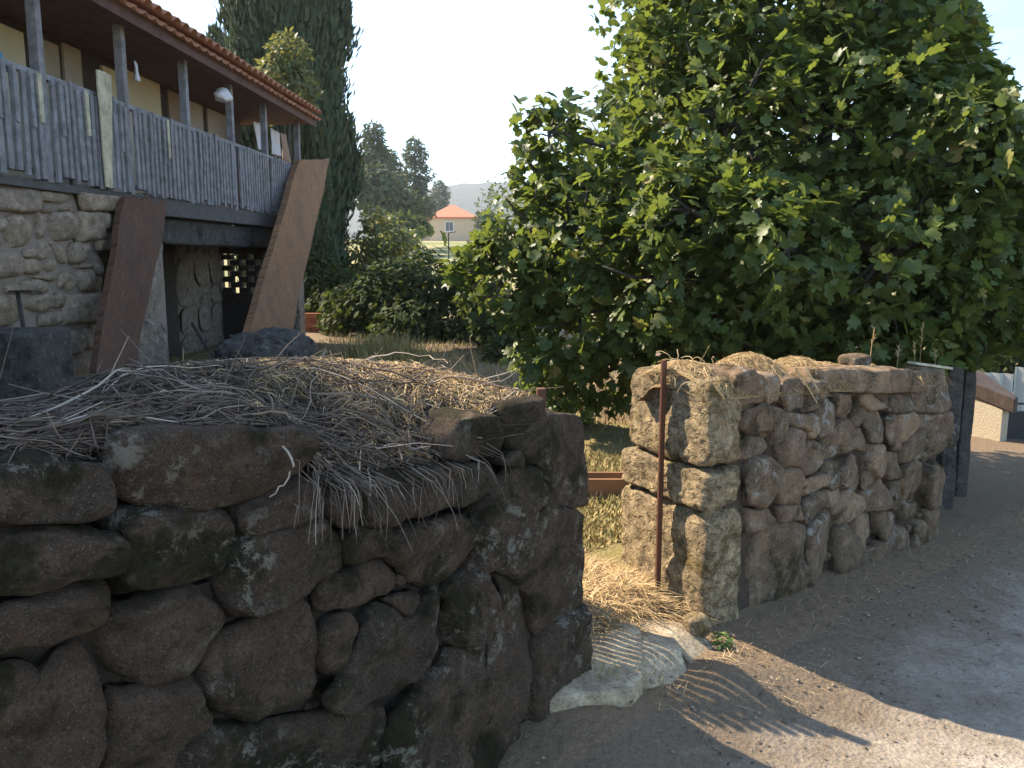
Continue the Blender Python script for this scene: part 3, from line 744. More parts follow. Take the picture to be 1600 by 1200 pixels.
for i in range(90):     # curling vine stems in the first mounds
    u = random.gauss(.2, .07); w = random.uniform(.1, .36); p = PR+DR*u-NR*w; q = Vector((p.x, p.y, rw_top(u)+mound(u, w)-.01)); pts = [q.copy()]
    v = Vector((random.gauss(0, 1), random.gauss(0, 1), 1.1)).normalized()
    for k in range(6):
        v = (v+Vector((random.gauss(0, .3), random.gauss(0, .3), -.33))).normalized(); q = q+v*random.uniform(.012, .03); pts.append(q.copy())
    st.add(pts, .0022, .001, random.uniform(.4, 1))
tag(st.build('straw', M['straw']), 'dry straw and curled vine stems heaped on the brown stone wall', 'straw', kind='stuff')
def stalk(px, ptop, pbase, lean, label):
    st = Strands(); base = rw(px, pbase, -.22); h = rw(px, ptop, -.22).z-base.z; pts = []
    for k in range(7):
        f = k/6; pts.append(base+UP*(h*f-.03*(1-f))+DR*(lean*f*f))
    st.add(pts, .0028, .0012, .35)
    for k in range(9):
        f = .45+.06*k; q = base+UP*h*f+DR*(lean*f*f); d = Vector((random.gauss(0, 1), random.gauss(0, 1), 1.4)).normalized()
        st.add([q, q+d*.018, q+d*.034+UP*-.004], .0022, .0012, random.uniform(.3, .8))
    tag(st.build('dry_weed', M['straw']), label, 'weed', 'dry weeds standing on the brown wall')
stalk(1437, 505, 572, .0, 'tallest dry brown weed stalk standing on the straw-topped wall')
stalk(1360, 512, 560, .03, 'dry weed leaning on top of the wall beside a flat stone')
stalk(1428, 535, 572, -.01, 'short dry weed beside the tallest stalk on the wall')
stalk(1402, 543, 570, .01, 'small dry seed stalk standing on the straw-topped wall')
stalk(1461, 545, 575, -.03, 'thin dry weed at the wall end beside the pale board')
tp = rw(1335, 563, -.2); blob('loose_stone', tp, DR*.085, NR*.07, UP*.035, M['granite'], None, 5, 3.2, .02, 8)
tag(bpy.data.objects['loose_stone'], 'flat brown stone lying loose on the straw-topped wall', 'stone')
tp = rw(1148, 590, -.03); 
b = MB(); p0 = rw(1424, 570, -.2); p1 = rw(1482, 578, -.12); d = (p1-p0)
b.box((p0+p1)/2+UP*.012, d/2, d.cross(UP).normalized()*.03, UP*.008); tag(b.build('board', M['pale_board'], bevel=.003), 'pale sun-bleached board end lying on the brown stone wall', 'board')
b = MB()
for (a0, a1) in (((1243, 580), (1277, 630)), ((1258, 575), (1278, 611))):
    st = Strands(); st.add([rw(*a0, .03)+UP*.01, rw((a0[0]+a1[0])/2, (a0[1]+a1[1])/2-4, .055), rw(*a1, .06)], .004, .003, .95)
    tag(st.build('straw_stem', M['straw']), 'longer pale straw stem hanging down the brown wall face' if a0[0] == 1243 else 'shorter pale straw stem hanging beside a longer one on the brown wall', 'stem', 'pale stems hanging over the brown wall')

# ------------------------------------------------------------------ gateway: iron angle post, doorstep, gate
pb = PR+BJ*.275-DR*.03; ptop_ = hit(1042, 562, pb, NR).z
b = MB(); b.box(pb+UP*((ptop_+PR.z-.05)/2-pb.z), DR*.003, BJ*.017, UP*((ptop_-PR.z+.05)/2)); b.box(pb+DR*-.014+BJ*-.014+UP*((ptop_+PR.z-.05)/2-pb.z), DR*.014, BJ*.003, UP*((ptop_-PR.z+.05)/2))
tag(b.build('iron_post', M['rust']), 'rusty angle-iron gate post standing against the pitted stone jamb', 'post')
step = empty('doorstep', Vector((GM.x, GM.y, .1)), 'worn pale stone doorstep with sloping front slab in the gateway', 'step')
def slab(polypx, zfun, thick, seed):
    P3 = []
    for x, y in polypx:
        z = .2
        for _ in range(8): q = gnd(x, y, z); z = zfun(q.x, q.y)
        P3.append(gnd(x, y, z))
    n = 48; o = resample([(p.x, p.y) for p in P3], n, 0); cc = sum(o, Vector((0, 0)))/n; V = []; F = []
    rings = [(1.02, -thick), (1.01, -thick*.5), (1.0, -.03), (.99, -.010), (.965, .0), (.85, .0), (.65, .0), (.45, .0), (.2, .0)]
    for f, h in rings:
        for k, q in enumerate(o):
            w = cc+(q-cc)*f*(1+.02*noise.noise((q.x*14, q.y*14, seed)))
            V.append(Vector((w.x, w.y, zfun(w.x, w.y)+h+.014*fbm((w.x+seed, w.y, seed), 5, 3))))
    V.append(Vector((cc.x, cc.y, zfun(cc.x, cc.y))))
    for r in range(len(rings)-1):
        for k in range(n): F.append((r*n+k, r*n+(k+1) % n, (r+1)*n+(k+1) % n, (r+1)*n+k))
    for k in range(n): F.append(((len(rings)-1)*n+k, (len(rings)-1)*n+(k+1) % n, len(rings)*n))
    a = sum(o[i].x*o[(i+1) % n].y-o[(i+1) % n].x*o[i].y for i in range(n))
    if a < 0: F = [f[::-1] for f in F]
    b = MB(); b.add(V, F); return b.build('slab', M['slab'], step, smooth=True)
RA, RB = gnd(1012, 1010, .21), gnd(1100, 1128, .03); RL = (RB-RA).xy.length
RC = gnd(1030, 985, .206)
def ramp_z(x, y):
    f = (Vector((x, y))-RA.xy).dot((RB-RA).xy)/(RL*RL); return .205-.17*sstep(.05, 1.0, f)-.015*max(0, f)
slab([(830, 1005), (900, 962), (985, 970), (1003, 985), (1006, 1055), (985, 1078), (920, 1084), (845, 1090)], lambda x, y: .212, .32, 1)
slab([(996, 986), (1046, 990), (1094, 1040), (1122, 1124), (1060, 1140), (1030, 1112), (996, 1070)], ramp_z, .26, 2)
slab([(990, 962), (1040, 968), (1130, 1016), (1134, 1036), (1086, 1044), (1040, 993), (1004, 985)], lambda x, y: .206-.115*sstep(.02, .30, (Vector((x, y))-RC.xy).dot(Vector((.80, -.60)))), .30, 3)
slab([(880, 905), (955, 913), (972, 936), (950, 960), (880, 958)], lambda x, y: .245, .12, 4)
blob('foot_stone', gnd(1090, 977, .2), (.06, 0, 0), (0, .05, 0), (0, 0, .05), M['jamb_granite'], step, 9, 2.6, .02, 8)
# gate, swung open into the courtyard behind the left wall
hb = Vector((.12, 3.38, .24))
gd = Vector((-.995, -.096, 0)).normalized()
gate = empty('iron_gate', hb, 'rusty barred iron gate swung open behind the mossy wall', 'gate')
b = MB(); b.box(hb+UP*.45, gd*.018, Vector((-gd.y, gd.x, 0))*.018, UP*.47); b.build('hinge_post', M['rust'], gate, bevel=.004)
for z in (.08, .78):
    b = MB(); b.box(hb+gd*.32+UP*z, gd*.30, Vector((-gd.y, gd.x, 0))*.008, UP*.014); b.build('rail', M['rust'], gate)
for k in range(10):
    b = MB(); b.box(hb+gd*(.06+.057*k)+UP*.44, gd*.0115, Vector((-gd.y, gd.x, 0))*.010, UP*.43); b.build('bar', M['rust'], gate)

# ------------------------------------------------------------------ old house
HZ = 2.275; uE = 14.0; u0 = 2.6
house = empty('farmhouse', H(9, -3, .2), 'old stone farmhouse with weathered wooden balcony and clay tile roof', 'house')
def hbox(ua, ub, oa, ob, za, zb_, b=None):
    b = b or MB()
    p = lambda u, o, z: H(u, o, z)
    return b.hexa([p(ua, ob, za), p(ub, ob, za), p(ub, oa, za), p(ua, oa, za), p(ua, ob, zb_), p(ub, ob, zb_), p(ub, oa, zb_), p(ua, oa, zb_)])
uA, uB, uC, uD = hu(161), hu(212), hu(259), hu(276, -1.3)
zdoor = hp(165, 392).z
b = MB(); hbox(u0, uA-.02, -.5, -.03, -.1, HZ-.06, b); b.build('wall_backing', M['mortar'], house)
b = MB(); hbox(uA-.02, uB+.02, -.5, -.035, zdoor+.02, HZ-.06, b); b.build('lintel_backing', M['mortar'], house)
b = MB(); hbox(uB, uC, -1.3, -.035, -.1, HZ-.062, b); b.build('pier_backing', M['mortar'], house)
b = MB(); hbox(uA-.5, uC, -2.2, -2.1, -.1, HZ, b); b.build('door_inner_wall', M['dark_wood'], house)
HST = [
 [(-30,290),(60,294),(63,320),(55,333),(-30,325)], [(63,298),(112,301),(116,312),(100,319),(66,313)], [(122,301),(196,308),(191,331),(130,329)],
 [(12,338),(32,336),(49,345),(49,385),(20,391),(7,370)], [(59,338),(72,336),(79,355),(73,371),(61,373)], [(80,335),(112,331),(119,352),(118,373),(88,378),(80,362)],
 [(120,332),(160,332),(160,374),(121,376)], [(161,333),(189,335),(185,357),(161,357)], [(152,376),(162,359),(183,361),(178,390),(153,391)],
 [(62,379),(75,375),(83,392),(79,403),(63,405)], [(87,386),(97,382),(108,402),(107,413),(94,409)], [(111,381),(133,378),(139,390),(133,409),(111,411)],
 [(-20,395),(30,393),(36,410),(31,431),(-20,435)], [(38,408),(55,405),(64,415),(61,427),(40,428)], [(70,412),(85,405),(93,412),(93,424),(74,424)],
 [(94,431),(102,425),(113,432),(119,445),(110,456),(94,453)], [(124,421),(145,419),(146,451),(127,454)], [(148,395),(158,396),(160,429),(149,429)],
 [(149,431),(160,431),(159,456),(148,456)], [(35,441),(50,435),(76,440),(79,453),(50,459),(34,456)], [(9,445),(30,442),(33,456),(14,459)],
 [(-20,462),(20,462),(28,480),(23,506),(-20,514)], [(42,465),(80,456),(85,480),(60,488),(40,481)], [(105,461),(158,459),(158,501),(104,507)],
 [(63,491),(96,486),(98,506),(66,511)], [(87,516),(119,513),(128,530),(127,551),(87,556)], [(129,515),(149,506),(154,520),(151,546),(131,546)],
 [(87,560),(149,558),(149,592),(89,602)], [(-30,335),(7,338),(5,361),(-25,364)], [(-30,367),(5,372),(4,387),(-30,390)], [(38,390),(60,388),(60,402),(40,403)],
 [(118,412),(145,411),(146,418),(120,420)], [(86,458),(102,456),(103,480),(88,482)], [(66,320),(92,322),(90,333),(68,333)], [(96,320),(118,318),(119,329),(98,330)],
 [(48,430),(70,430),(88,432),(86,440),(60,436)], [(30,520),(84,516),(85,560),(30,565)], [(-30,520),(26,518),(26,570),(-30,575)],
]
HST.append([(84,375),(88,381),(86,386),(80,380)])
for i, poly in enumerate(HST):
    stone('stone', to_uv(poly, hp, HP, HD), HP, HD, HN, M['house_stone'], house, dome=.05, back=.10, n=26, seed=500+i, flat=4 if i not in (2, 6, 7, 8, 23) else 9, shrink=1.10, proud=random.uniform(-.03, .006), rough=1.3, sm=0 if i in (2, 6, 7, 8, 23) else 1)
for k in range(6):
    for r in range(6):
        ub = 2.6+k*.58+(r % 2)*.2; zb_ = .2+r*.35
        if ub+.55 < hu(-28):
            stone('stone', [(ub, zb_), (ub+.52, zb_+.02), (ub+.55, zb_+.3), (ub+.03, zb_+.31)], HP, HD, HN, M['house_stone'], house, n=20, seed=580+k*6+r, back=.1)
PIER = [[(205,300),(259,306),(259,368),(210,366)], [(208,369),(259,371),(259,431),(206,431)], [(205,433),(259,433),(259,499),(203,499)], [(203,501),(260,501),(260,590),(200,590)]]
for i, poly in enumerate(PIER):
    stone('ashlar_block', to_uv(poly, hp, HP, HD), HP, HD, HN, M['ashlar'], house, dome=.012, back=.05, n=28, seed=620+i, flat=12, proud=-.01, shrink=.995, rough=.5)
# recessed porch wall of squared blocks
OB = -1.3; PB = HP+HN*OB
b = MB(); hbox(uD, uE-.2, OB-.4, OB-.03, -.1, HZ-.15, b); b.build('porch_wall_backing', M['mortar'], house)
z = .1; r = 0
while z < HZ-.25:
    hgt = random.choice([.3, .36, .42]); u = uD+.01; k = 0
    while u < uE-.25:
        L = random.uniform(.42, .75); e = min(u+L, uE-.2)
        stone('ashlar_block', [(u, z), (e-.012, z), (e-.012, z+hgt-.012), (u, z+hgt-.012)], PB, HD, HN, M['ashlar'], house, dome=.012, back=.04, n=24, seed=700+r*10+k, flat=14, proud=random.uniform(-.02, .0), shrink=1.0, rough=.5)
        u = e; k += 1
    z += hgt; r += 1
# end wall with a pierced brick screen
uW = uE-.18
b = MB(); hbox(uW-.1, uW+.1, -6.0, OB-.01, -.1, 4.02, b); b.build('end_wall', M['mortar'], house)
b = MB(); hbox(uW-.1, uW+.1, OB, -.12, -.1, 1.08, b); b.build('screen_base', M['dark_wood'], house)
b = MB(); hbox(uW-.1, uW+.1, OB, -.12, 1.72, HZ-.1, b); b.build('screen_top', M['dark_wood'], house)
br = None; hgt = .09; nrow = 7
for r in range(nrow):
    o = OB+.02+(.13 if r % 2 else 0)
    while o < -.14:
        e = min(o+.16, -.12)
        bb = MB(); hbox(uW-.07, uW+.07, o, e, 1.082+r*hgt*1.01, 1.082+r*hgt*1.01+hgt*.99, bb); bb.build('screen_brick', M['dark_wood'], house)
        o += .265
b = MB(); hbox(uE-.32, uE-.02, -.30, 0.0, -.1, HZ-.3, b); b.build('corner_column', M['ashlar'], house, bevel=.015)
b = MB(); hbox(u0, u0+.2, -6, -.5, -.1, 4.02, b); b.build('near_end_wall', M['mortar'], house)
b = MB(); hbox(u0, uE, -6.2, -6.0, -.1, 4.02, b); b.build('rear_wall', M['mortar'], house)
# balcony
b = MB(); hbox(u0, uE, -6.0, -.02, HZ-.05, HZ, b); b.build('balcony_floor', M['dark_wood'], house)
b = MB(); hbox(u0, uA+.6, -.02, .03, HZ-.06, HZ+.01, b); b.build('floor_edge', M['concrete'], house, bevel=.008)
b = MB(); hbox(uA+.6, uE, -.25, .035, HZ-.17, HZ+.012, b); b.build('floor_beam', M['concrete'], house, bevel=.012)
c = H((uC+uE)/2, -.18, HZ-.32); blob('rough_beam', c, HD*((uE-uC)/2-.02), HN*.12, UP*.145, M['dark_stone_post'], house, 4, 8, .05, 22)
zr = hp(440, 265).z
RT = HZ+.85
b = MB(); hbox(u0, uE-.02, -.035, .035, RT-.045, RT, b); b.build('top_rail', M['grey_wood'], house, bevel=.006)
b = MB(); hbox(u0, uE-.02, -.02, .02, HZ+.06, HZ+.10, b); b.build('bottom_rail', M['grey_wood'], house)
posts = [hu(60)-1.5, hu(83), hu(209), hu(302), hu(370), hu(421), uE-.1]
for u in posts:
    b = MB(); w = .04; l1 = random.gauss(0, .02)
    hbox(u-w, u+w, -.04, .04, HZ, 3.9, b); b.build('post', M['grey_wood'], house, bevel=.005)
u = 3.8; k = 0
while u < uE-.15:
    if min(abs(u-q) for q in posts) > .06:
        wd = random.uniform(.022, .034); ln = random.gauss(0, .012); zt = RT-.05+random.uniform(-.01, .07)*(random.random() < .3); zb_ = HZ+random.choice([.01, .02, .03, .06])
        b = MB(); b.hexa([H(u-wd, .062, zb_), H(u+wd, .062, zb_), H(u+wd, .037, zb_), H(u-wd, .037, zb_), H(u-wd+ln, .062, zt), H(u+wd+ln, .062, zt), H(u+wd+ln, .037, zt), H(u-wd+ln, .037, zt)])
        b.build('baluster', M['grey_wood'], house)
        if 5.1 < u < 10 and random.random() < .38:
            b = MB(); hbox(u-wd*.9, u+wd*.9, .064, .074, RT-.42+random.uniform(-.08, .03), RT-.03, b); b.build('baluster_patch', M['pale_board'] if random.random() < .25 else M['grey_wood'], house)
    u += random.uniform(.09, .107); k += 1
# upper wall behind the balcony: panels between dark gaps
b = MB(); hbox(u0, uE-.2, -1.02, -.88, HZ, 4.2, b); b.build('upper_wall', M['dark_wood'], house)
for (a, c_, mt) in [(-200, 66, 'cream'), (84, 117, 'beige'), (124, 150, 'beige'), (181, 203, 'cream'), (214, 266, 'cream'), (278, 295, 'tan_cloth'), (305, 329, 'beige'), (336, 366, 'beige')]:
    b = MB(); hbox(max(u0+.2, hu(a, -.85)), hu(c_, -.85), -.879, -.85, HZ+.01, 3.8+random.uniform(-.06, .03), b); b.build('wall_panel', M[mt], house)
# roof
EO, EZ, RO, RZ = .22, 3.885, -3.0, 5.2
sl_ = (H(0, RO, RZ)-H(0, EO, EZ)).normalized(); rn = HD.cross(sl_); rn = rn if rn.z > 0 else -rn
b = MB(); ue = uE+.28
for (oa, za, ob, zb_) in ((EO, EZ, RO, RZ), (-6.5, EZ, RO, RZ)):
    p = [H(u0-.3, oa, za), H(ue, oa, za), H(ue, ob, zb_), H(u0-.3, ob, zb_)]
    if oa < ob: p = p[::-1]
    nn = (p[1]-p[0]).cross(p[2]-p[0]).normalized(); 
    if nn.z < 0: nn = -nn
    b.hexa(p+[q+nn*.05 for q in p])
roof = b.build('roof', M['soffit'], house)
b = MB(); p0 = H(u0-.3, EO, EZ); p1 = H(ue, EO, EZ)
b.hexa([p0+HN*.003-UP*.09, p1+HN*.003-UP*.09, p1-HN*.03-UP*.09, p0-HN*.03-UP*.09, p0+HN*.003+UP*.045, p1+HN*.003+UP*.045, p1-HN*.03+UP*.045, p0-HN*.03+UP*.045]); b.build('fascia', M['soffit'], roof)
b = MB(); hbox(u0, uE+.2, -1.3, EO-.05, EZ-.06, EZ-.03, b); b.build('soffit', M['soffit'], roof)
b = MB()
for oo in (-6.0, -.0): pass
for gu in (uE-.02,):
    q = [H(gu, -6.2, 3.9), H(gu, -.4, 3.9), H(gu, -.4, 4.08), H(gu, RO, RZ-.06), H(gu, -6.2, 3.95)]
    b.add(q+[w-HD*.15 for w in q], [(0, 1, 2, 3, 4), (9, 8, 7, 6, 5), (0, 5, 6, 1), (1, 6, 7, 2), (2, 7, 8, 3), (3, 8, 9, 4), (4, 9, 5, 0)])
b.build('gable', M['mortar'], house)
# tiles: one mesh each for cover and pan, shared
def tile_mesh(up):
    vv = []; ff = []; n = 6
    for j, (l, rr) in enumerate(((0, .095), (.42, .075))):
        for k in range(n+1):
            a = math.pi*k/n; vv.append((math.cos(a)*rr, l, math.sin(a)*rr*(.75 if up else -.5)))
        for k in range(n+1):
            a = math.pi*k/n; vv.append((math.cos(a)*(rr-.014), l, math.sin(a)*(rr-.014)*(.75 if up else -.5)))
    m = n+1
    for k in range(n):
        ff += [(k, k+1, 2*m+k+1, 2*m+k), (m+k+1, m+k, 3*m+k, 3*m+k+1), (k+1, k, m+k, m+k+1)]
    ff += [(0, 2*m, 3*m, m), (n, m+n, 3*m+n, 2*m+n)]
    me = bpy.data.meshes.new('roof_tile'); me.from_pydata(vv, [], ff); me.update(); me.materials.append(M['tile'])
    for p in me.polygons: p.use_smooth = True
    return me
tmc, tmp = tile_mesh(True), tile_mesh(False)
rot = Matrix((HD, sl_, rn)).transposed()
rest = MB()
nt = int((ue-u0+.3)/.205)
for i in range(nt):
    for row in range(8):
        p = H(u0-.2+i*.205, EO, EZ)+sl_*(-.07+row*.36)+rn*(.058+.006*random.random()+.012)
        j = Matrix.Rotation(random.gauss(0, .03), 3, 'Z')
        for me, off, nm in ((tmc, 0, 'roof_tile'), (tmp, .1025, 'pan_tile')):
            if row < 2 and not (nm == 'pan_tile' and row > 0):
                o = bpy.data.objects.new(nm, me); COL.objects.link(o); o.parent = roof
                o.location = p+HD*off+(rn*.045 if off == 0 else Vector())-wloc(roof); o.rotation_euler = (rot @ j).to_euler()
            elif off == 0:
                rest.add([p+rn*.045+(rot @ Vector(v.co)) for v in me.vertices], [tuple(q.vertices) for q in me.polygons])
tag(rest.build('tile_field', M['tile'], roof, smooth=True), kind='stuff')
# boards propped against the house
def plank(name, A, B, C, D_, th, mat, label, nseg=26):
    """A,B bottom edge, C,D_ top edge (world points); worn thick slab"""
    nrm = (B-A).cross(D_-A).normalized(); V = []; F = []
    if nrm.y > 0: nrm = -nrm
    ws = min(1, (B-A).length/.45)
    for side in (0, 1):
        for j in range(nseg+1):
            for i in range(7):
                f = j/nseg; g_ = i/6; p = (A.lerp(B, g_)).lerp(D_.lerp(C, g_), f)
                e = (.016*noise.noise((f*5, g_*.3, 3))+.03*noise.noise((f*2.2, g_, 7)))+.01*noise.noise((f*3, g_*9, 1))
                ed = (B-A).normalized()
                if i in (0, 6): p = p+ed*ws*(.02*noise.noise((f*5, i, 1))+.04*noise.noise((f*3, i, 5)))
                if j == nseg: p = p+(D_-A).normalized()*.07*ws*noise.noise((g_*5, 2, 2+th*50))
                V.append(p-nrm*(th*side)+nrm*e*ws)
    m = (nseg+1)*7
    for j in range(nseg):
        for i in range(6):
            a = j*7+i; F.append((a, a+1, a+8, a+7)); F.append((m+a+1, m+a, m+a+7, m+a+8))
    for j in range(nseg):
        F.append((j*7+7, m+j*7+7, m+j*7, j*7)[::-1]); F.append((j*7+6, m+j*7+6, m+j*7+13, j*7+13)[::-1])
    for i in range(6): F.append((i, m+i, m+i+1, i+1)); F.append((nseg*7+i+1, m+nseg*7+i+1, m+nseg*7+i, nseg*7+i))
    b = MB(); b.add(V, F); o = b.build(name, mat); tag(o, label, 'plank')
    wa, la = (B-A).length, (D_-A).length
    a1 = o.data.attributes.new('across', 'FLOAT', 'POINT'); a2 = o.data.attributes.new('along', 'FLOAT', 'POINT')
    a1.data.foreach_set('value', [wa*(k % 7)/6 for k in range(len(V))]); a2.data.foreach_set('value', [la*((k % m)//7)/nseg for k in range(len(V))])
    return o
plank('leaning_plank', hp(150, 580, .55), hp(212, 580, .55), hp(262, 316, .12), hp(196, 306, .12), .06, M['brown_plank'], 'wide dark red-brown wooden plank propped against the farmhouse door')
plank('leaning_plank', hp(390, 520, .7), hp(456, 524, .7), hp(515, 248, .16), hp(468, 250, .16), .09, M['brown_plank2'], 'tall orange-brown timber slab leaning on the balcony corner')
plank('leaning_board', hp(167, 292, .10), hp(177, 294, .10), hp(174, 118, .09), hp(152, 108, .09), .015, M['pale_board'], 'narrow cream board leaning against the balcony railing')
c = hp(415, 548, .9); c.z = .54
blob('granite_slab', c, HD*.75, HN*.42, UP*.30, M['dark_stone_post'], None, 21, 3.5, .09, 18); tag(bpy.data.objects['granite_slab'], 'rough grey granite slab lying under the leaning timber slab', 'slab')
pa = deep(-60, 700, 5.3); pc = deep(84, 515, 5.4)
b = MB(); zt = deep(40, 516, 5.35).z; b.bbox(-4.0, pc.x, 5.1, 5.62, .2, zt); tag(b.build('concrete_trough', M['dark_stone_post'], bevel=.02), 'dark stained concrete box standing before the farmhouse wall', 'trough')
# tub beside it
pc = deep(108, 592, 5.9); b = MB(); n = 20; rr = .125; vv = []; ff = []
prof = [(rr*.8, .22), (rr*.95, pc.z-.02), (rr, pc.z), (rr*.88, pc.z), (rr*.82, pc.z-.25), (0.01, pc.z-.26)]
for (r_, z_) in prof:
    for k in range(n): a = 6.2832*k/n; vv.append((pc.x+r_*math.cos(a), pc.y+r_*math.sin(a), z_))
for i in range(len(prof)-1):
    for k in range(n): ff.append((i*n+k, i*n+(k+1) % n, (i+1)*n+(k+1) % n, (i+1)*n+k))
b.add(vv, ff); tag(b.build('tub', M['concrete'], smooth=True), 'grey round tub standing open beside the concrete box', 'tub')
def tool(name, a, b_, r, mat, label, cat, head=None):
    e = empty(name, b_, label, cat); m = MB(); m.tube([a, a.lerp(b_, .5), b_], r, 8); m.build('handle', mat, e, smooth=True)
    if head: head(e)
    return e
a, b_ = hp(300, 505, .35), hp(334, 560, .6)
def spade(e):
    m = MB(); d = (b_-a).normalized(); sd = d.cross(HN).normalized()
    P8 = [b_-sd*.09-HN*.004, b_+sd*.09-HN*.004, b_+sd*.09+HN*.004, b_-sd*.09+HN*.004]
    q = [x+d*.26*(1 if i in (0, 3) else 1) for i, x in enumerate(P8)]; m.hexa(P8+q); m.build('blade', M['black_metal'], e, bevel=.003)
tool('spade', a, b_, .017, M['dark_wood'], 'spade leaning against the porch wall near the granite slab', 'spade', spade)
a, b_ = hp(27, 455, .12), hp(45, 560, .25)
def hoe(e):
    m = MB(); m.box(a+HN*.05+UP*.0, HN*.09, HD*.05, UP*.006); m.build('blade', M['black_metal'], e)
tool('hoe', a, b_, .016, M['dark_wood'], 'hoe handle leaning on the fieldstone wall behind the concrete box', 'hoe', hoe)
# washing
def cloth(pts, o, mat, label, cat, group=None):
    P = [hp(x, y, o) for x, y in pts]; A, B, C, D_ = P; V = []; F = []; n = 9
    for j in range(n+1):
        for i in range(n+1):
            p = (A.lerp(B, i/n)).lerp(D_.lerp(C, i/n), j/n); V.append(p+HN*(.02*math.sin(i*1.3+j*.25)*(.3+j/n))+UP*(.01*noise.noise((i*.5, j*.5, o))))
    for j in range(n):
        for i in range(n): F.append((j*(n+1)+i, j*(n+1)+i+1, (j+1)*(n+1)+i+1, (j+1)*(n+1)+i))
    b = MB(); b.add(V, F); ob = b.build('hanging_cloth', mat, smooth=True); m = ob.modifiers.new('thick', 'SOLIDIFY'); m.thickness = .006
    return tag(ob, label, cat, group)
cloth([(395, 190), (412, 193), (416, 236), (401, 233)], -.35, M['cloth'], 'white cloth hanging alone between two balcony posts', 'cloth')
cloth([(422, 200), (437, 208), (437, 244), (423, 240)], -.3, M['cloth'], 'white shirt-sized cloth hanging beside the last balcony posts', 'cloth')
cloth([(438, 208), (447, 211), (453, 256), (441, 250)], -.4, M['tan_cloth'], 'dim brown cloth hanging at the balcony end', 'cloth')
cloth([(-6, 78), (4, 84), (11, 114), (-6, 112)], -.1, M['blue_cloth'], 'blue cloth draped over the balcony rail', 'cloth')
cloth([(209, 95), (214, 100), (217, 128), (211, 125)], -.12, M['cloth'], 'small pale rag hooked on a balcony post', 'cloth')
c = hp(346, 150, .05); blob('bundle', c, HD*.16, HN*.09, UP*.07, M['cloth'], None, 31, 2.3, .05, 8); tag(bpy.data.objects['bundle'], 'white plastic bundle tied up under the farmhouse eave', 'bundle')

# ------------------------------------------------------------------ right-hand side: posts, neighbour's gateway
def gpost(px0, px1, py0, Y, label):
    a = deep(px0, py0, Y); c_ = deep(px1, py0, Y); x = (a.x+c_.x)/2; w = (c_.x-a.x)/2; zb_ = terrain(x, Y)-.1
    blob('stone_post', (x, Y, (a.z+zb_)/2), (w, 0, 0), (0, w*.9, 0), (0, 0, (a.z-zb_)/2), M['dark_stone_post'], None, px0, 9, .02, 14)
    tag(bpy.data.objects[-1] if False else [o for o in bpy.data.objects if o.name.startswith('stone_post')][-1], label, 'post')
gpost(1478, 1503, 570, 5.55, 'dark granite post standing at the end of the brown wall')
gpost(1505, 1524, 578, 6.0, 'slimmer dark granite post beside the neighbouring gateway')
NY = 9.2
def nx_(px): return deep(px, 600, NY).x
zb_ = deep(1550, 738, NY).z
nb = empty('roughcast_wall', (nx_(1548), NY, zb_), 'roughcast wall with a sloping dark coping by the neighbouring lane gate', 'wall')
b = MB(); x0, x1 = nx_(1529), nx_(1574); yb = NY
# left-facing lit flank and shaded front end
q = [Vector((x0, NY+.55, 0)), Vector((nx_(1566), NY-.05, 0)), Vector((x1+.06, NY+.02, 0)), Vector((x1+.05, NY+.75, 0))]
zt0, zt1 = deep(1530, 606, NY+.5).z, deep(1570, 640, NY).z
b.hexa([Vector((p.x, p.y, zb_-.15)) for p in q]+[Vector((q[0].x, q[0].y, zt0)), Vector((q[1].x, q[1].y, zt1)), Vector((q[2].x, q[2].y, zt1)), Vector((q[3].x, q[3].y, zt0))]); b.build('wall_body', M['roughcast'], nb)
b = MB(); th = .17
A = Vector((q[0].x-.1, q[0].y+.05, zt0+.03)); B_ = Vector((q[1].x+.06, q[1].y-.12, zt1-.02)); C_ = Vector((q[2].x+.06, q[2].y-.05, zt1-.02)); D2 = Vector((q[3].x+.05, q[3].y+.05, zt0+.03))
b.hexa([A, B_, C_, D2]+[p+UP*th for p in (A, B_, C_, D2)]); b.build('coping', M['dark_wood'], nb, bevel=.015)  # dark timber colour stands in for the shade over this coping
b = MB(); xa, xb = x1+.09, x1+1.3; zt = deep(1590, 648, NY).z; b.bbox(xa, xb, NY+.2, NY+.25, zb_-.1, zt)
og = empty('lane_gate', (xa+.6, NY+.2, zb_), 'black sheet metal gate closed beside the roughcast wall', 'gate'); b.build('gate_leaf', M['black_metal'], og)
b = MB(); b.tube([(xa, NY+.17, zt+.1), (xb, NY+.17, zt+.08)], .014, 6); b.build('top_bar', M['black_metal'], og)
for xx in (xa+.03, xb-.05):
    b = MB(); b.tube([(xx, NY+.17, zb_-.1), (xx, NY+.17, zt+.12)], .02, 6); b.build('gate_stile', M['black_metal'], og)
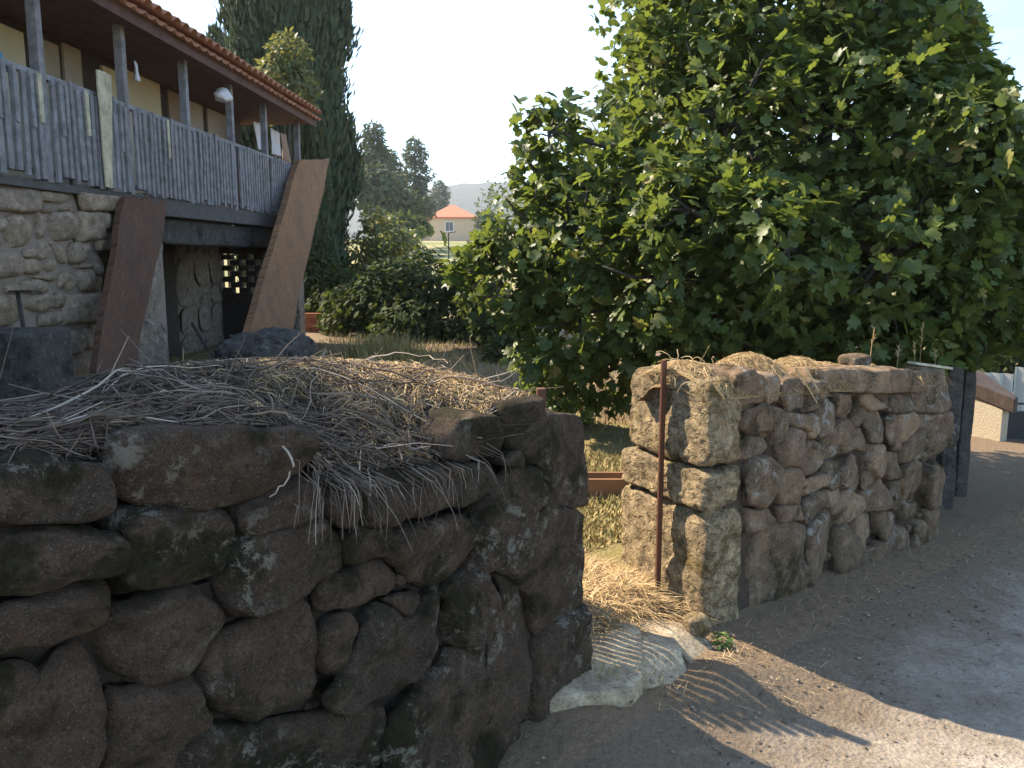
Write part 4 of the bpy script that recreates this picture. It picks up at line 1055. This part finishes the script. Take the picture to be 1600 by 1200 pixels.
# corrugated fence behind
fe = empty('sheet_fence', (nx_(1580)*1.25, NY+3.6, zb_), 'pale corrugated metal sheet fence behind the black lane gate', 'fence')
FY = NY+3.2; fx0 = deep(1526, 600, FY).x; fx1 = deep(1690, 600, FY).x; kk = 0; x = fx0
while x < fx1:
    wd = .42; V = []; F = []; top = deep(1535, 583, FY).z+(x-fx0)*.33; top = min(top, deep(1585, 560, FY).z)+random.uniform(-.03, .03)
    for i in range(13):
        xx = x+wd*i/12; y = FY-.5*(x-fx0)+.028*math.sin(i*math.pi/2)-.5*(xx-x)
        V += [(xx, y, zb_-.3), (xx, y, top)]
    F = [(2*i, 2*i+2, 2*i+3, 2*i+1) for i in range(12)]
    b = MB(); b.add(V, F); o = b.build('sheet', M['metal_sheet'], fe); o.modifiers.new('t', 'SOLIDIFY').thickness = .004
    x += wd+.012; kk += 1

# ------------------------------------------------------------------ leaves
def leaf_cloud(name, lobes, n, tv, tf, size, mat, parent, out=.7, up=.6, rnd=.6, shell=(.6, 1.0), droop=.4, seed=1, keep=None, vert=0, cluster=0):
    r = np.random.default_rng(seed); L = np.array(lobes, dtype=float)
    if L.shape[1] == 4: L = np.c_[L, L[:, 3], L[:, 3]]
    area = (L[:, 3]*L[:, 5]+L[:, 4]*L[:, 5]+L[:, 3]*L[:, 4]); idx = r.choice(len(L), n, p=area/area.sum())
    d = r.normal(size=(n, 3)); d /= np.linalg.norm(d, axis=1)[:, None]
    rad = shell[0]+(shell[1]-shell[0])*r.random(n)**.6
    if cluster:
        nc = n//cluster; ci = r.choice(nc, n); cidx = idx[:nc]; cd = d[:nc]; CPOS = L[cidx, :3]+cd*L[cidx, 3:6]*rad[:nc, None]
        ax = cd*.8+np.array([0, 0, .55])+.45*r.normal(size=(nc, 3)); ax /= np.linalg.norm(ax, axis=1)[:, None]
        AX = ax[ci]; pr = np.cross(AX, r.normal(size=(n, 3))); pr /= np.linalg.norm(pr, axis=1)[:, None]
        al = np.radians(r.uniform(35, 115, n)); TT = AX*np.cos(al)[:, None]+pr*np.sin(al)[:, None]+np.array([0, 0, -.28]); TT /= np.linalg.norm(TT, axis=1)[:, None]
        CS = r.uniform(.75, 1.2, nc)[ci]; P = CPOS[ci]+TT*r.uniform(.02, .10, n)[:, None]-AX*(r.random(n)**2*.12)[:, None]; d = AX
    else: P = L[idx, :3]+d*L[idx, 3:6]*rad[:, None]
    # drop leaves deep inside other lobes
    ins = np.zeros(n)
    for q in L:
        ins = np.maximum(ins, 1-np.sqrt((((P-q[:3])/q[3:6])**2).sum(1)))
    ok = ins < .55
    if keep is not None: ok &= keep(P)
    P = P[ok]; d = d[ok]; m = len(P)
    if cluster: TT = TT[ok]; CS = CS[ok]
    nrm = out*d+np.array([0, 0, up])+rnd*r.normal(size=(m, 3)); nrm /= np.linalg.norm(nrm, axis=1)[:, None]
    t = d*.5+r.normal(size=(m, 3))*.8+np.array([0, 0, -droop+vert]); t -= nrm*(t*nrm).sum(1)[:, None]; t /= np.linalg.norm(t, axis=1)[:, None]+1e-9
    if vert:
        t = np.array([0, 0, 1.0])+r.normal(size=(m, 3))*.28+d*.25; t /= np.linalg.norm(t, axis=1)[:, None]
        nrm -= t*(t*nrm).sum(1)[:, None]; nrm /= np.linalg.norm(nrm, axis=1)[:, None]+1e-9
    if cluster:
        t = TT; nrm -= t*(t*nrm).sum(1)[:, None]; nrm /= np.linalg.norm(nrm, axis=1)[:, None]+1e-9
    bt = np.cross(nrm, t); s = r.uniform(size[0], size[1], m)
    if cluster: s = s*CS
    tv = np.array(tv, dtype=float); k = len(tv)
    V = P[:, None, :]+s[:, None, None]*(tv[None, :, 0:1]*bt[:, None, :]+tv[None, :, 1:2]*t[:, None, :]+tv[None, :, 2:3]*nrm[:, None, :])
    T = (np.arange(m)[:, None, None]*k+np.array(tf)[None]).reshape(-1, 3)
    tint = np.repeat(np.clip(r.beta(2, 2.4, m)+(r.random(m) < .05)*.5, 0, 1), k)
    return np_obj(name, V.reshape(-1, 3), T, mat, parent, tint)
# lobed fig leaf
half = [(.0, -.02), (.16, -.05), (.34, .08), (.40, .26), (.27, .36), (.36, .58), (.27, .72), (.13, .66), (.10, .90), (.0, 1.02)]
fv = [(0, 0, 0), (0, .35, -.03), (0, .68, -.02)]
o1 = [(x, y, .28*x-.5*x*x-.22*(y-.35)**2) for x, y in half]; o2 = [(-x, y, z) for x, y, z in o1[1:-1]]
FV = fv+o1+o2; FT_ = []
n1_ = len(o1)
def mid(y): return 0 if y < .2 else (1 if y < .55 else 2)
for i in range(n1_-1):
    a, b_ = 3+i, 4+i; m = mid((o1[i][1]+o1[i+1][1])/2); FT_.append((a, b_, m))
    if i < n1_-2 and mid((o1[i+1][1]+o1[i+2][1])/2) != m: FT_.append((b_, mid((o1[i+1][1]+o1[i+2][1])/2), m))
L2 = [3]+[3+n1_+i for i in range(len(o2))]+[3+n1_-1]
for i in range(len(L2)-1):
    a, b_ = L2[i], L2[i+1]; m = mid((FV[a][1]+FV[b_][1])/2); FT_.append((b_, a, m))
    if i < len(L2)-2:
        m2 = mid((FV[b_][1]+FV[L2[i+2]][1])/2)
        if m2 != m: FT_.append((b_, m, m2))
OV = [(0, 0, 0), (.22, .3, .04), (.2, .65, .03), (0, 1, -.05), (-.2, .65, .03), (-.22, .3, .04)]; OT = [(0, 1, 5), (1, 2, 4), (1, 4, 5), (2, 3, 4)]
SV = [(-.16, 0, 0), (.16, 0, 0), (.1, .6, .05), (0, 1, 0), (-.12, .55, -.04)]; ST = [(0, 1, 2), (0, 2, 4), (4, 2, 3)]
def px_lobe(px, py, rpx, Y, ry=None, rz=None):
    c = deep(px, py, Y); r = rpx/FPX*Y; return (c.x, c.y, c.z, r, (ry or 1)*r, (rz or 1)*r)

# ------------------------------------------------------------------ fig tree
FX = (2.5, 7.3, .2)
fig = empty('fig_tree', FX, 'large spreading fig tree with broad glossy lobed leaves behind the brown wall', 'tree')
FL = [px_lobe(*a) for a in [
 (1078, 45, 92, 6.9), (1190, 10, 150, 6.9), (1380, 0, 140, 6.6), (1290, -120, 190, 7.2), (1455, 110, 110, 6.2), (1435, 230, 170, 6.2), (1560, 330, 120, 5.8), (1300, 230, 190, 6.5), (1132, 200, 150, 6.5),
 (1025, 140, 58, 6.7), (1012, 305, 105, 6.5), (905, 370, 105, 6.5), (835, 345, 75, 6.7), (858, 205, 52, 6.8), (835, 265, 50, 6.8), (885, 310, 58, 6.7), (790, 430, 72, 6.8), (745, 405, 42, 6.9), (905, 490, 105, 6.6),
 (1040, 430, 150, 6.2), (1200, 430, 165, 6.0), (1380, 400, 175, 5.9), (1530, 470, 100, 6.0), (990, 560, 85, 6.7), (1130, 540, 105, 6.5), (1310, 545, 105, 6.4), (1450, 520, 85, 6.2), (1640, 300, 110, 5.9), (1660, 440, 120, 6.2),
 (825, 500, 60, 7.0), (1230, 385, 90, 5.4), (1180, 330, 80, 5.6), (1080, 330, 90, 5.8), (1500, 250, 120, 5.7), (1545, 190, 75, 5.9), (1600, 230, 60, 5.9)]]
FL += [(2.6, 8.2, 2.6, 2.0, 1.5, 1.6), (1.5, 8.4, 2.0, 1.4, 1.2, 1.3), (3.9, 7.6, 2.6, 1.4, 1.3, 1.5), (2.4, 8.2, 4.0, 1.6, 1.3, 1.0), (3.2, 7.2, 1.3, 1.9, 1.1, .9)]
def fig_keep(P):
    q = P-np.array(EYE); zz = q[:, 1]*CP-q[:, 2]*SP; px = 800+FPX*q[:, 0]/zz; py = 600-FPX*(q[:, 1]*SP+q[:, 2]*CP)/zz
    return (P[:, 2] > .3) & ~((px > 1480) & (py > 566+.10*(1600-px))) & ~((px > 1522+.42*py) & (py < 165)) & ~((P[:, 0] > 3.9) & (P[:, 2] < 1.2))
leaf_cloud('crown', FL, 56000, FV, FT_, (.055, .132), M['fig'], fig, out=.6, up=.45, rnd=.5, shell=(.62, 1.04), droop=.5, seed=5, keep=fig_keep, cluster=9)
b = MB()
tr = [Vector((2.5, 7.3, .1)), Vector((2.45, 7.25, .7)), Vector((2.55, 7.2, 1.3))]
b.tube(tr, [.24, .19, .17], 10); b.build('trunk', M['bark'], fig, smooth=True)
b = MB()
for i, l in enumerate(FL):
    e = Vector(l[:3]); a = tr[2] if i % 2 else tr[1]; m = a.lerp(e, .45)+Vector((random.gauss(0, .2), random.gauss(0, .2), .25))
    b.tube([a, a.lerp(m, .5)+UP*.08, m, m.lerp(e, .5)+UP*.1, e], [.09, .075, .055, .035, .018], 6)
    if project(e)[0] > 1440 and project(e)[1] < 280: continue
    for k in range(5):
        d = Vector((random.gauss(0, 1), random.gauss(0, 1), random.gauss(.2, 1))).normalized()
        f = e+Vector((d.x*l[3], d.y*l[4], d.z*l[5]))*.92; b.tube([e, e.lerp(f, .5)+UP*-.05, f], [.016, .012, .006], 4)
b.build('limb', M['bark'], fig, smooth=True)

# light green shrub at the fig's foot
e = empty('shrub', deep(855, 620, 7.4)*1.0, 'light green leafy shrub growing at the foot of the fig tree', 'shrub'); e.location.z = .2
sl1 = [px_lobe(850, 580, 45, 7.0), px_lobe(870, 620, 55, 6.9), px_lobe(830, 555, 30, 7.1), px_lobe(900, 640, 40, 7.0)]
leaf_cloud('foliage', sl1, 1500, OV, OT, (.05, .11), M['light_bush'], e, seed=8, shell=(.3, 1.0), keep=lambda P: P[:, 2] > .22)
b = MB()
for l in sl1: b.tube([e.location+Vector((0, 0, 0)), Vector(l[:3])], [.02, .008], 5)
b.build('stem', M['bark'], e)

# ------------------------------------------------------------------ cypress and trees behind the house
CY = 18.5
cc = deep(462, 400, CY); cy = empty('cypress', (cc.x, CY, 0), 'very tall dark cypress rising behind the farmhouse roof', 'tree')
def cyp_r(a, z):
    w = 1.55*(1-.25*sstep(4, 18, z))*(.93+.07*math.sin(z*2.1+math.sin(a)))*sstep(17.6, 15, z)*(.62+.38*sstep(.3, 2.2, z))
    return w*(.84+.24*noise.noise((math.cos(a)*1.7, math.sin(a)*1.7, z*.62))+.13*noise.noise((math.cos(a)*5, math.sin(a)*5, z*1.6)))
V = []; nk = 36
for k in range(50):
    z = .5+k*.34
    for j in range(nk): a = 6.2832*j/nk; r_ = cyp_r(a, z)*.93; V.append((cc.x-.05+r_*math.cos(a), CY+r_*math.sin(a), z))
F = [(k*nk+j, k*nk+(j+1) % nk, (k+1)*nk+(j+1) % nk, (k+1)*nk+j) for k in range(49) for j in range(nk)]
np_obj('inner_foliage', V, F, M['cypress'], cy)
rr = random.Random(77); V = []; T = []; c = []
for i in range(46000):
    z = rr.uniform(.4, 13.5) if rr.random() < .93 else rr.uniform(13.5, 17.4); a = rr.uniform(0, 6.2832)
    r_ = cyp_r(a, z); d = Vector((math.cos(a), math.sin(a), 0)); p = Vector((cc.x-.05, CY, z))+d*(r_*.93+rr.uniform(-.06, .13)*(1 if rr.random() < .85 else 2.0))
    t_ = (UP*1.0+d*rr.uniform(-.1, .55)+Vector((rr.gauss(0, .2), rr.gauss(0, .2), 0))).normalized(); s_ = t_.cross(d+Vector((rr.gauss(0, .5), rr.gauss(0, .5), 0))).normalized(); n_ = s_.cross(t_); l = rr.uniform(.10, .26)
    k = len(V); V += [tuple(p+(s_*x+t_*y+n_*w)*l) for x, y, w in SV]; T += [tuple(k+q for q in f) for f in ST]; c += [min(1, max(0, rr.gauss(.45, .25)))]*5
np_obj('crown', V, T, M['cypress'], cy, c)
b = MB(); b.tube([(cc.x, CY, -.1), (cc.x, CY, 6), (cc.x, CY, 15)], [.3, .22, .05], 8); b.build('trunk', M['bark'], cy, smooth=True)
def bush(name, lobes, n, size, mat, label, cat, seed, tv=OV, tf=OT, base=None, trunk=.05, group=None, **kw):
    L = np.array([l if len(l) == 6 else (*l, l[3], l[3]) for l in lobes]); bx, by = L[:, 0].mean(), L[:, 1].mean(); bz = terrain(bx, by) if base is None else base
    e = empty(name, (bx, by, bz), label, cat, group)
    leaf_cloud('crown', L, n, tv, tf, size, mat, e, seed=seed, **kw)
    b = MB()
    for l in L:
        c = Vector(l[:3]); a = Vector((bx, by, bz-.05)); m = Vector((bx+(c.x-bx)*.35, by+(c.y-by)*.35, (bz+c.z)/2)); b.tube([a, m, c], [trunk, trunk*.7, trunk*.25], 6)
    b.build('trunk', M['bark'], e, smooth=True); return e
bush('young_tree', [px_lobe(450, 85, 32, 15.9), px_lobe(440, 120, 36, 15.9), px_lobe(462, 140, 36, 15.9), px_lobe(430, 165, 26, 15.9)], 2600, (.07, .16), M['apple'], 'paler young tree standing before the cypress above the roof', 'tree', 31, shell=(.4, 1), base=.2, keep=lambda P: P[:, 2] > 3)
bush('conifer', [px_lobe(338, 70, 13, 26, 1, 1.9), px_lobe(342, 100, 20, 26, 1, 1.6), px_lobe(345, 150, 26, 26, 1, 2)], 2200, (.12, .3), M['cypress'], 'small dark conifer tip showing over the tiled roof', 'tree', 32, SV, ST, vert=1, shell=(.4, 1))
# shrubs and orchard tree between house and fig
bush('laurel_bush', [px_lobe(560, 500, 62, 15.5), px_lobe(610, 470, 65, 15.2), px_lobe(660, 450, 60, 15), px_lobe(700, 500, 70, 14.6), px_lobe(640, 520, 60, 14.4), px_lobe(745, 540, 60, 14.2)], 9000, (.09, .19), M['dark_bush'], 'wide dark evergreen bush beyond the courtyard grass', 'bush', 33, shell=(.55, 1))
bush('laurel_bush', [px_lobe(520, 520, 50, 17, 1, 1), px_lobe(500, 440, 45, 17.2), px_lobe(530, 470, 50, 16.8)], 4500, (.09, .19), M['dark_bush'], 'dark bush tucked between the cypress and the farmhouse corner', 'bush', 34, shell=(.55, 1))
bush('orchard_tree', [px_lobe(585, 345, 24, 19), px_lobe(600, 375, 42, 19), px_lobe(560, 400, 38, 19), px_lobe(625, 395, 38, 19), px_lobe(590, 430, 45, 18.8), px_lobe(545, 445, 34, 19), px_lobe(640, 430, 30, 18.6)], 4200, (.08, .18), M['apple'], 'small yellowing orchard tree in front of the dry field', 'tree', 35, shell=(.2, 1), trunk=.07)
bush('hedge_shrub', [px_lobe(755, 470, 40, 13), px_lobe(720, 440, 36, 14), px_lobe(780, 500, 50, 12.5), px_lobe(800, 560, 46, 11.5)], 4200, (.08, .17), M['dark_bush'], 'shrub with dark leaves filling the gap beside the fig tree', 'shrub', 36, shell=(.4, 1))
# distant trees
def pine(px, top, bot, w, Y, seed, label, bare=.35):
    c = deep(px, bot, Y); zt = deep(px, top, Y).z; r = w/FPX*Y/2; lobes = []; rr = random.Random(seed)
    z0 = c.z+(zt-c.z)*bare
    for k in range(16):
        f = k/15; ww = r*(1.0-.5*f**2.2)*(.65+.5*rr.random()); a = rr.uniform(0, 6.28); q = r*.45*(1-f)
        lobes.append((c.x+q*math.cos(a), Y+q*math.sin(a), z0+(zt-z0)*f*.92, ww*.8, ww*.8, ww*.6))
    e = empty('pine_tree', (c.x, Y, terrain(c.x, Y)), label, 'tree', 'pines on the far slope')
    leaf_cloud('crown', lobes, 4200, SV, ST, (.3, .7), M['pine'], e, seed=seed, shell=(.45, 1.05), up=.5, rnd=.7)
    b = MB(); b.tube([(c.x, Y, terrain(c.x, Y)-.2), (c.x, Y, (c.z+zt)/2), (c.x, Y, zt-.4)], [.22, .16, .05], 7); b.build('trunk', M['bark'], e, smooth=True)
pine(650, 210, 345, 66, 95, 41, 'full rounded pine standing clear against the sky beside the red-roofed house', .12)
pine(587, 190, 340, 62, 80, 42, 'ragged pine rising just beside the cypress', .15)
pine(612, 235, 345, 60, 88, 43, 'shorter pine between the ragged pine and the full pine', .1)
pine(686, 280, 345, 46, 175, 44, 'small thin pine behind the red-roofed house', .1)
bush('field_shrub', [px_lobe(588, 330, 24, 78), px_lobe(612, 318, 26, 84), px_lobe(640, 322, 24, 92), px_lobe(662, 325, 20, 100), px_lobe(625, 340, 20, 80)], 3600, (.25, .6), M['pine'], 'dense green wood edge under the pines on the slope', 'trees', 52, shell=(.4, 1), trunk=.2)
bush('field_shrub', [px_lobe(640, 372, 14, 46), px_lobe(610, 380, 22, 44), px_lobe(668, 360, 9, 60), px_lobe(655, 362, 10, 58)], 1500, (.12, .35), M['light_bush'], 'pale green scrub on the dry field below the red-roofed house', 'shrub', 53, shell=(.4, 1), trunk=.06)
bush('field_shrub', [px_lobe(598, 300, 40, 70), px_lobe(575, 290, 36, 70), px_lobe(630, 325, 30, 72)], 2600, (.3, .7), M['pine'], 'round green trees under the pines', 'tree', 45, shell=(.5, 1), trunk=.2)
bush('field_shrub', [px_lobe(655, 352, 14, 60), px_lobe(625, 355, 24, 58), px_lobe(600, 350, 20, 62)], 1800, (.2, .5), M['dark_bush'], 'low dark shrubs along the top of the dry field', 'shrub', 46, shell=(.5, 1), trunk=.1)
bush('field_shrub', [px_lobe(757, 345, 16, 122), px_lobe(770, 350, 16, 125)], 900, (.3, .8), M['dark_bush'], 'shrub standing close beside the red-roofed house', 'shrub', 47, shell=(.5, 1), trunk=.1)
bush('field_shrub', [px_lobe(800, 330, 60, 160), px_lobe(880, 330, 60, 165), px_lobe(960, 330, 60, 165)], 2500, (.5, 1.2), M['dark_bush'], 'belt of trees behind the fig tree', 'tree', 48, shell=(.5, 1), trunk=.2)
bush('hedge_tree', [px_lobe(1540, 540, 60, 17), px_lobe(1590, 560, 60, 17), px_lobe(1650, 540, 70, 17), px_lobe(1500, 560, 60, 18)], 4500, (.1, .22), M['dark_bush'], 'dark trees rising behind the pale sheet fence', 'tree', 51, shell=(.3, 1), trunk=.1)
# tall unseen tree beyond the roof ridge, added to shade the brush heap
bush('shade_oak', [(-10.0, 7.65, 10.7, .7, .7, 1.0), (-10.55, 7.0, 10.5, .9, .9, 1.2), (-11.3, 7.6, 11.5, 1.0, 1.0, 1.0), (-11.5, 6.2, 10.3, 1.2, 1.2, 1.2)], 9000, (.1, .22), M['dark_bush'], 'tall unseen oak beyond the farmhouse ridge, added to shade the brush heap', 'tree', 49, shell=(.1, 1), base=.2, trunk=.22)
# far house with orange hipped roof
Y = 130.0; c = deep(702, 372, Y); zb_ = terrain(c.x, Y); ze = deep(702, 341, Y).z; zt = deep(704, 320, Y).z
xa, xb = deep(672, 341, Y).x, deep(742, 341, Y).x; d_ = 7.0
fh = empty('distant_house', (c.x, Y+d_/2, zb_), 'distant cream house with an orange hipped tile roof above the dry field', 'house')
b = MB(); b.bbox(xa, xb, Y, Y+d_, zb_-.6, ze); b.build('wall', M['far_wall'], fh)
b = MB(); e_ = .45; p = [(xa-e_, Y-e_, ze+.004), (xb+e_, Y-e_, ze+.004), (xb+e_, Y+d_+e_, ze+.004), (xa-e_, Y+d_+e_, ze+.004)]; xm = deep(704, 320, Y).x
b.add([*p, *[(x_, y_, z_+.18) for x_, y_, z_ in p], (xm-.3, Y+d_/2, zt+.2), (xm+.3, Y+d_/2, zt+.2)], [(3, 2, 1, 0), (0, 1, 5, 4), (1, 2, 6, 5), (2, 3, 7, 6), (3, 0, 4, 7), (4, 5, 9, 8), (5, 6, 9), (6, 7, 8, 9), (7, 4, 8)]); b.build('roof', M['far_roof'], fh)
b = MB(); x0_, x1_ = deep(695, 350, Y).x, deep(709, 350, Y).x; z0_, z1_ = deep(700, 362, Y).z, deep(700, 346, Y).z; b.bbox(x0_, x1_, Y-.06, Y+.05, z0_, z1_); wf = b.build('window', M['white'], fh)
for a_, b2 in ((.1, .48), (.52, .9)):
    b = MB(); b.bbox(x0_+(x1_-x0_)*a_, x0_+(x1_-x0_)*b2, Y-.08, Y-.062, z0_+.12, z1_-.12); b.build('pane', M['glass'], wf)
b = MB(); xl = deep(645, 345, Y+2).x; b.bbox(xl, xa-.02, Y+2, Y+6, zb_-.6, deep(650, 343, Y).z); b.build('annexe', M['far_wall'], fh)
b = MB(); zq = deep(650, 343, Y).z; b.hexa([(xl-.3, Y+1.7, zq+.004), (xa-.01, Y+1.7, zq+.004), (xa-.01, Y+6.2, zq+.9), (xl-.3, Y+6.2, zq+.9), (xl-.3, Y+1.7, zq+.16), (xa-.01, Y+1.7, zq+.16), (xa-.01, Y+6.2, zq+1.06), (xl-.3, Y+6.2, zq+1.06)]); b.build('annexe_roof', M['far_roof'], fh)
p = deep(701, 392, 55); b = MB(); b.tube([(p.x, 55, terrain(p.x, 55)-.1), (p.x, 55, deep(701, 364, 55).z)], .05, 6)
lp = empty('lamp_post', (p.x, 55, terrain(p.x, 55)), 'thin lamp post standing at the edge of the dry field', 'lamp post'); b.build('pole', M['black_metal'], lp)
b = MB(); b.tube([(p.x, 55, deep(701, 364, 55).z), (p.x+.5, 55, deep(701, 364, 55).z+.08)], .03, 6); b.build('arm', M['black_metal'], lp)

# ------------------------------------------------------------------ small things in the courtyard
p = gnd(940, 777, .25); 
b = MB(); e = empty('wooden_trough', p, 'reddish wooden trough on the dry grass behind the gateway', 'trough')
for (dx, dy, hx_, hy_, hz_) in ((0, 0, .16, .012, .055), (0, .14, .16, .012, .06), (-.15, .07, .012, .058, .05), (.15, .07, .012, .058, .05)):
    b = MB(); b.box(p+Vector((dx, dy, .06)), (hx_, 0, 0), (0, hy_, 0), (0, 0, hz_)); b.build('board', M['brown_plank2'], e, bevel=.004)
p = gnd(493, 512, .15)
e = empty('brick_wall', deep(493, 505, 15.9), 'low orange brick wall beyond the farmhouse corner', 'wall'); t = NT('orange_brick'); t.col(t.mix(t.rand(), (.36, .15, .085), (.28, .12, .075))).bump(t.noise(40), .004); M['brick'] = t.m
q0 = deep(468, 512, 15.9); q1 = deep(520, 512, 15.9); z0_ = .05; zt = deep(493, 486, 15.9).z; r = 0; z = z0_
while z < zt-.05:
    x = q0.x-(.11 if r % 2 else 0)
    while x < q1.x:
        b = MB(); b.bbox(x, x+.22, 15.85, 15.97, z, z+.085); b.build('brick', M['brick'], e); x += .23
    z += .094; r += 1
p = heap_pt(628, .78, .045); b = MB(); b.box(p, (.026, .008, 0), (-.01, .04, 0), (0, 0, .02)); 
tag(b.build('loose_brick', M['brick'], bevel=.003), 'single orange brick lying on the crest of the brush heap', 'brick')
# bleached root
p = heap_pt(688, .7, .02); b = MB()
for k in range(7):
    d = Vector((random.gauss(0, .8), random.gauss(0, .5), random.uniform(.1, 1.4))).normalized(); b.tube([p, p+d*.025+UP*.006, p+d*random.uniform(.035, .06)], [.007, .005, .002], 6)
b.tube([p+Vector((0, 0, -.05)), p], [.016, .012], 6); tag(b.build('bleached_root', M['pale_board'], smooth=True), 'bleached pale root sticking up from the crest of the brush heap', 'root')
# grass and straw
def blades(name, n, area, h, mat, label, cat, seed=0, lie=0.0, wd=.003):
    rr = random.Random(seed); V = []; T = []; c = []
    for i in range(n):
        x, y = area(rr); z = terrain(x, y)-.004
        for_ = rr.uniform(h[0], h[1])*(.42 if name == 'dry_grass' and y < 7 else 1); a = rr.uniform(0, 6.28); l = lie*rr.uniform(.6, 1.3)+rr.uniform(.05, .35)
        d = Vector((math.cos(a), math.sin(a), 0)); s_ = Vector((-d.y, d.x, 0))*wd*rr.uniform(.6, 1.4)
        b0 = Vector((x, y, z)); m = b0+d*for_*.5*l+UP*for_*.55*max(.05, 1-l*.75); e = b0+d*for_*l+UP*for_*max(.04, 1-l*.95)
        k = len(V); V += [b0-s_, b0+s_, m+s_*.7, m-s_*.7, e]; T += [(k, k+1, k+2), (k, k+2, k+3), (k+3, k+2, k+4)]; tt = rr.random(); c += [tt]*5
    return tag(np_obj(name, [tuple(v) for v in V], T, mat, None, c), label, cat, kind='stuff')
def lit(rr):
    while True:
        x = rr.uniform(-3.2, 1.6); y = rr.uniform(3.6, 15)
        if rr.random() < .35: x = rr.gauss(.5, .35); y = rr.uniform(3.7, 6)
        if inside(x, y) > .75 and (x > -.2 or inside(x, y) > 2.0): return x, y
blades('dry_grass', 34000, lit, (.04, .17), M['dry_grass'], 'short dry yellow grass across the courtyard', 'grass', 1, .2, .004)
def mnd(rr): 
    p = deep(rr.gauss(600, 28), 560, rr.gauss(11.5, .5)); return p.x, p.y
blades('grass_tuft', 2200, mnd, (.2, .55), M['dry_grass'], 'taller tuft of yellow-green grass beyond the brush heap', 'grass', 2, .15, .006)
def pth(rr):
    while True:
        x, y = rr.gauss(.5, .3), rr.uniform(2.95, 5.2)
        if inside(x, y) > .12 and (Vector((x, y, 0))-PL).dot(DL) > .02 and (Vector((x, y, 0))-PR).dot(DR) < -.03: return x, y
blades('straw', 8000, pth, (.05, .2), M['straw'], 'flattened dry straw littering the gateway path', 'straw', 3, .95, .0022)
def lit2(rr):
    s = rr.uniform(-.6, 5); w = abs(rr.gauss(0, .5)); p = PR+DR*s+NR*(w+.02); return p.x, p.y
blades('straw', 2600, lit2, (.03, .12), M['straw'], 'scattered straw and stalks at the foot of the brown wall', 'straw', 4, .98, .0013)
def tft(rr):
    p = gnd(rr.gauss(945, 30), rr.gauss(1122, 12), .03); return p.x, p.y
blades('grass_tuft', 420, tft, (.05, .16), M['dry_grass'], 'thin dark grass tuft growing at the foot of the mossy wall end', 'grass', 5, .35, .0016)
def lane_a(rr):
    s = rr.uniform(-2, 5.5); w = rr.uniform(.2, 2.2); p = PR+DR*s+NR*w; return p.x, p.y
V = []; T = []; rr = random.Random(9)
ico = [(0, 0, 1), (.89, 0, .45), (.28, .85, .45), (-.72, .53, .45), (-.72, -.53, .45), (.28, -.85, .45), (0, 0, -.4)]
icf = [(0, 1, 2), (0, 2, 3), (0, 3, 4), (0, 4, 5), (0, 5, 1), (6, 2, 1), (6, 3, 2), (6, 4, 3), (6, 5, 4), (6, 1, 5)]
for i in range(3400):
    x, y = lane_a(rr); s_ = rr.choice([.003, .003, .004, .005, .008])*rr.uniform(.7, 1.4)*(2.0 if rr.random() < .03 else 1); z = terrain(x, y)+.012; k = len(V)
    V += [(x+a*s_*rr.uniform(.7, 1.3), y+b_*s_*rr.uniform(.7, 1.3), z+c_*s_*.8) for a, b_, c_ in ico]; T += [tuple(k+j for j in f) for f in icf]
tag(np_obj('gravel', V, T, plain('lane_grit', (.34, .28, .215), (.16, .13, .10), 30, .95, .002)), 'loose grit and small pebbles on the dusty lane', 'gravel', kind='stuff')
V = []; T = []; c = []; rr = random.Random(19)
for i in range(1800):
    x, y = lit2(rr) if rr.random() < .8 else lane_a(rr); e = rr.uniform(.004, .012); a = rr.uniform(0, 6.28); z = terrain(x, y)+.02; d1 = Vector((math.cos(a), math.sin(a), rr.gauss(0, .3)))*e; d2 = Vector((-math.sin(a), math.cos(a), rr.gauss(0, .3)))*e*.6
    q = Vector((x, y, z)); k = len(V); V += [tuple(q-d1), tuple(q+d2), tuple(q+d1), tuple(q-d2)]; T += [(k, k+1, k+2), (k, k+2, k+3)]; c += [rr.uniform(0, .7)]*4
tag(np_obj('leaf_litter', V, T, M['twig'], None, c), 'brown leaf litter scattered along the foot of the brown wall', 'litter', kind='stuff')
p = gnd(1128, 1012, .13); e = empty('weed', p, 'small bright green weed at the foot of the brown wall corner', 'weed')
leaf_cloud('leaves', [(p.x, p.y, p.z+.03, .04, .035, .035)], 120, OV, OT, (.015, .03), M['weed'], e, shell=(.2, 1), seed=61)
b = MB(); b.tube([p+UP*-.02, p+UP*.04], [.003, .002], 5); b.build('stem', M['weed'], e)
st = Strands(); p = heap_pt(782, .3, .0); pts = [p+UP*(-.02)+Vector((.012*math.sin(k), 0, .045*k)) for k in range(6)]; st.add(pts, .0025, .0012, .2)
tag(st.build('dry_weed', M['straw']), 'thin reddish weed stalk standing on the sunlit heap end', 'weed')

# ------------------------------------------------------------------ haze
b = MB(); b.bbox(-1700, 1700, -60, 1700, -8, 190); hz = b.build('haze', None); tag(hz, kind='stuff')
hm = bpy.data.materials.new('haze_air'); hm.use_nodes = True; hm.node_tree.nodes.clear(); 
ho = hm.node_tree.nodes.new('ShaderNodeOutputMaterial'); pv_ = hm.node_tree.nodes.new('ShaderNodeVolumePrincipled')
pv_.inputs['Color'].default_value = (.86, .91, 1, 1); pv_.inputs['Density'].default_value = .00038; pv_.inputs['Anisotropy'].default_value = .35
hm.node_tree.links.new(pv_.outputs[0], ho.inputs['Volume']); hz.data.materials.append(hm)
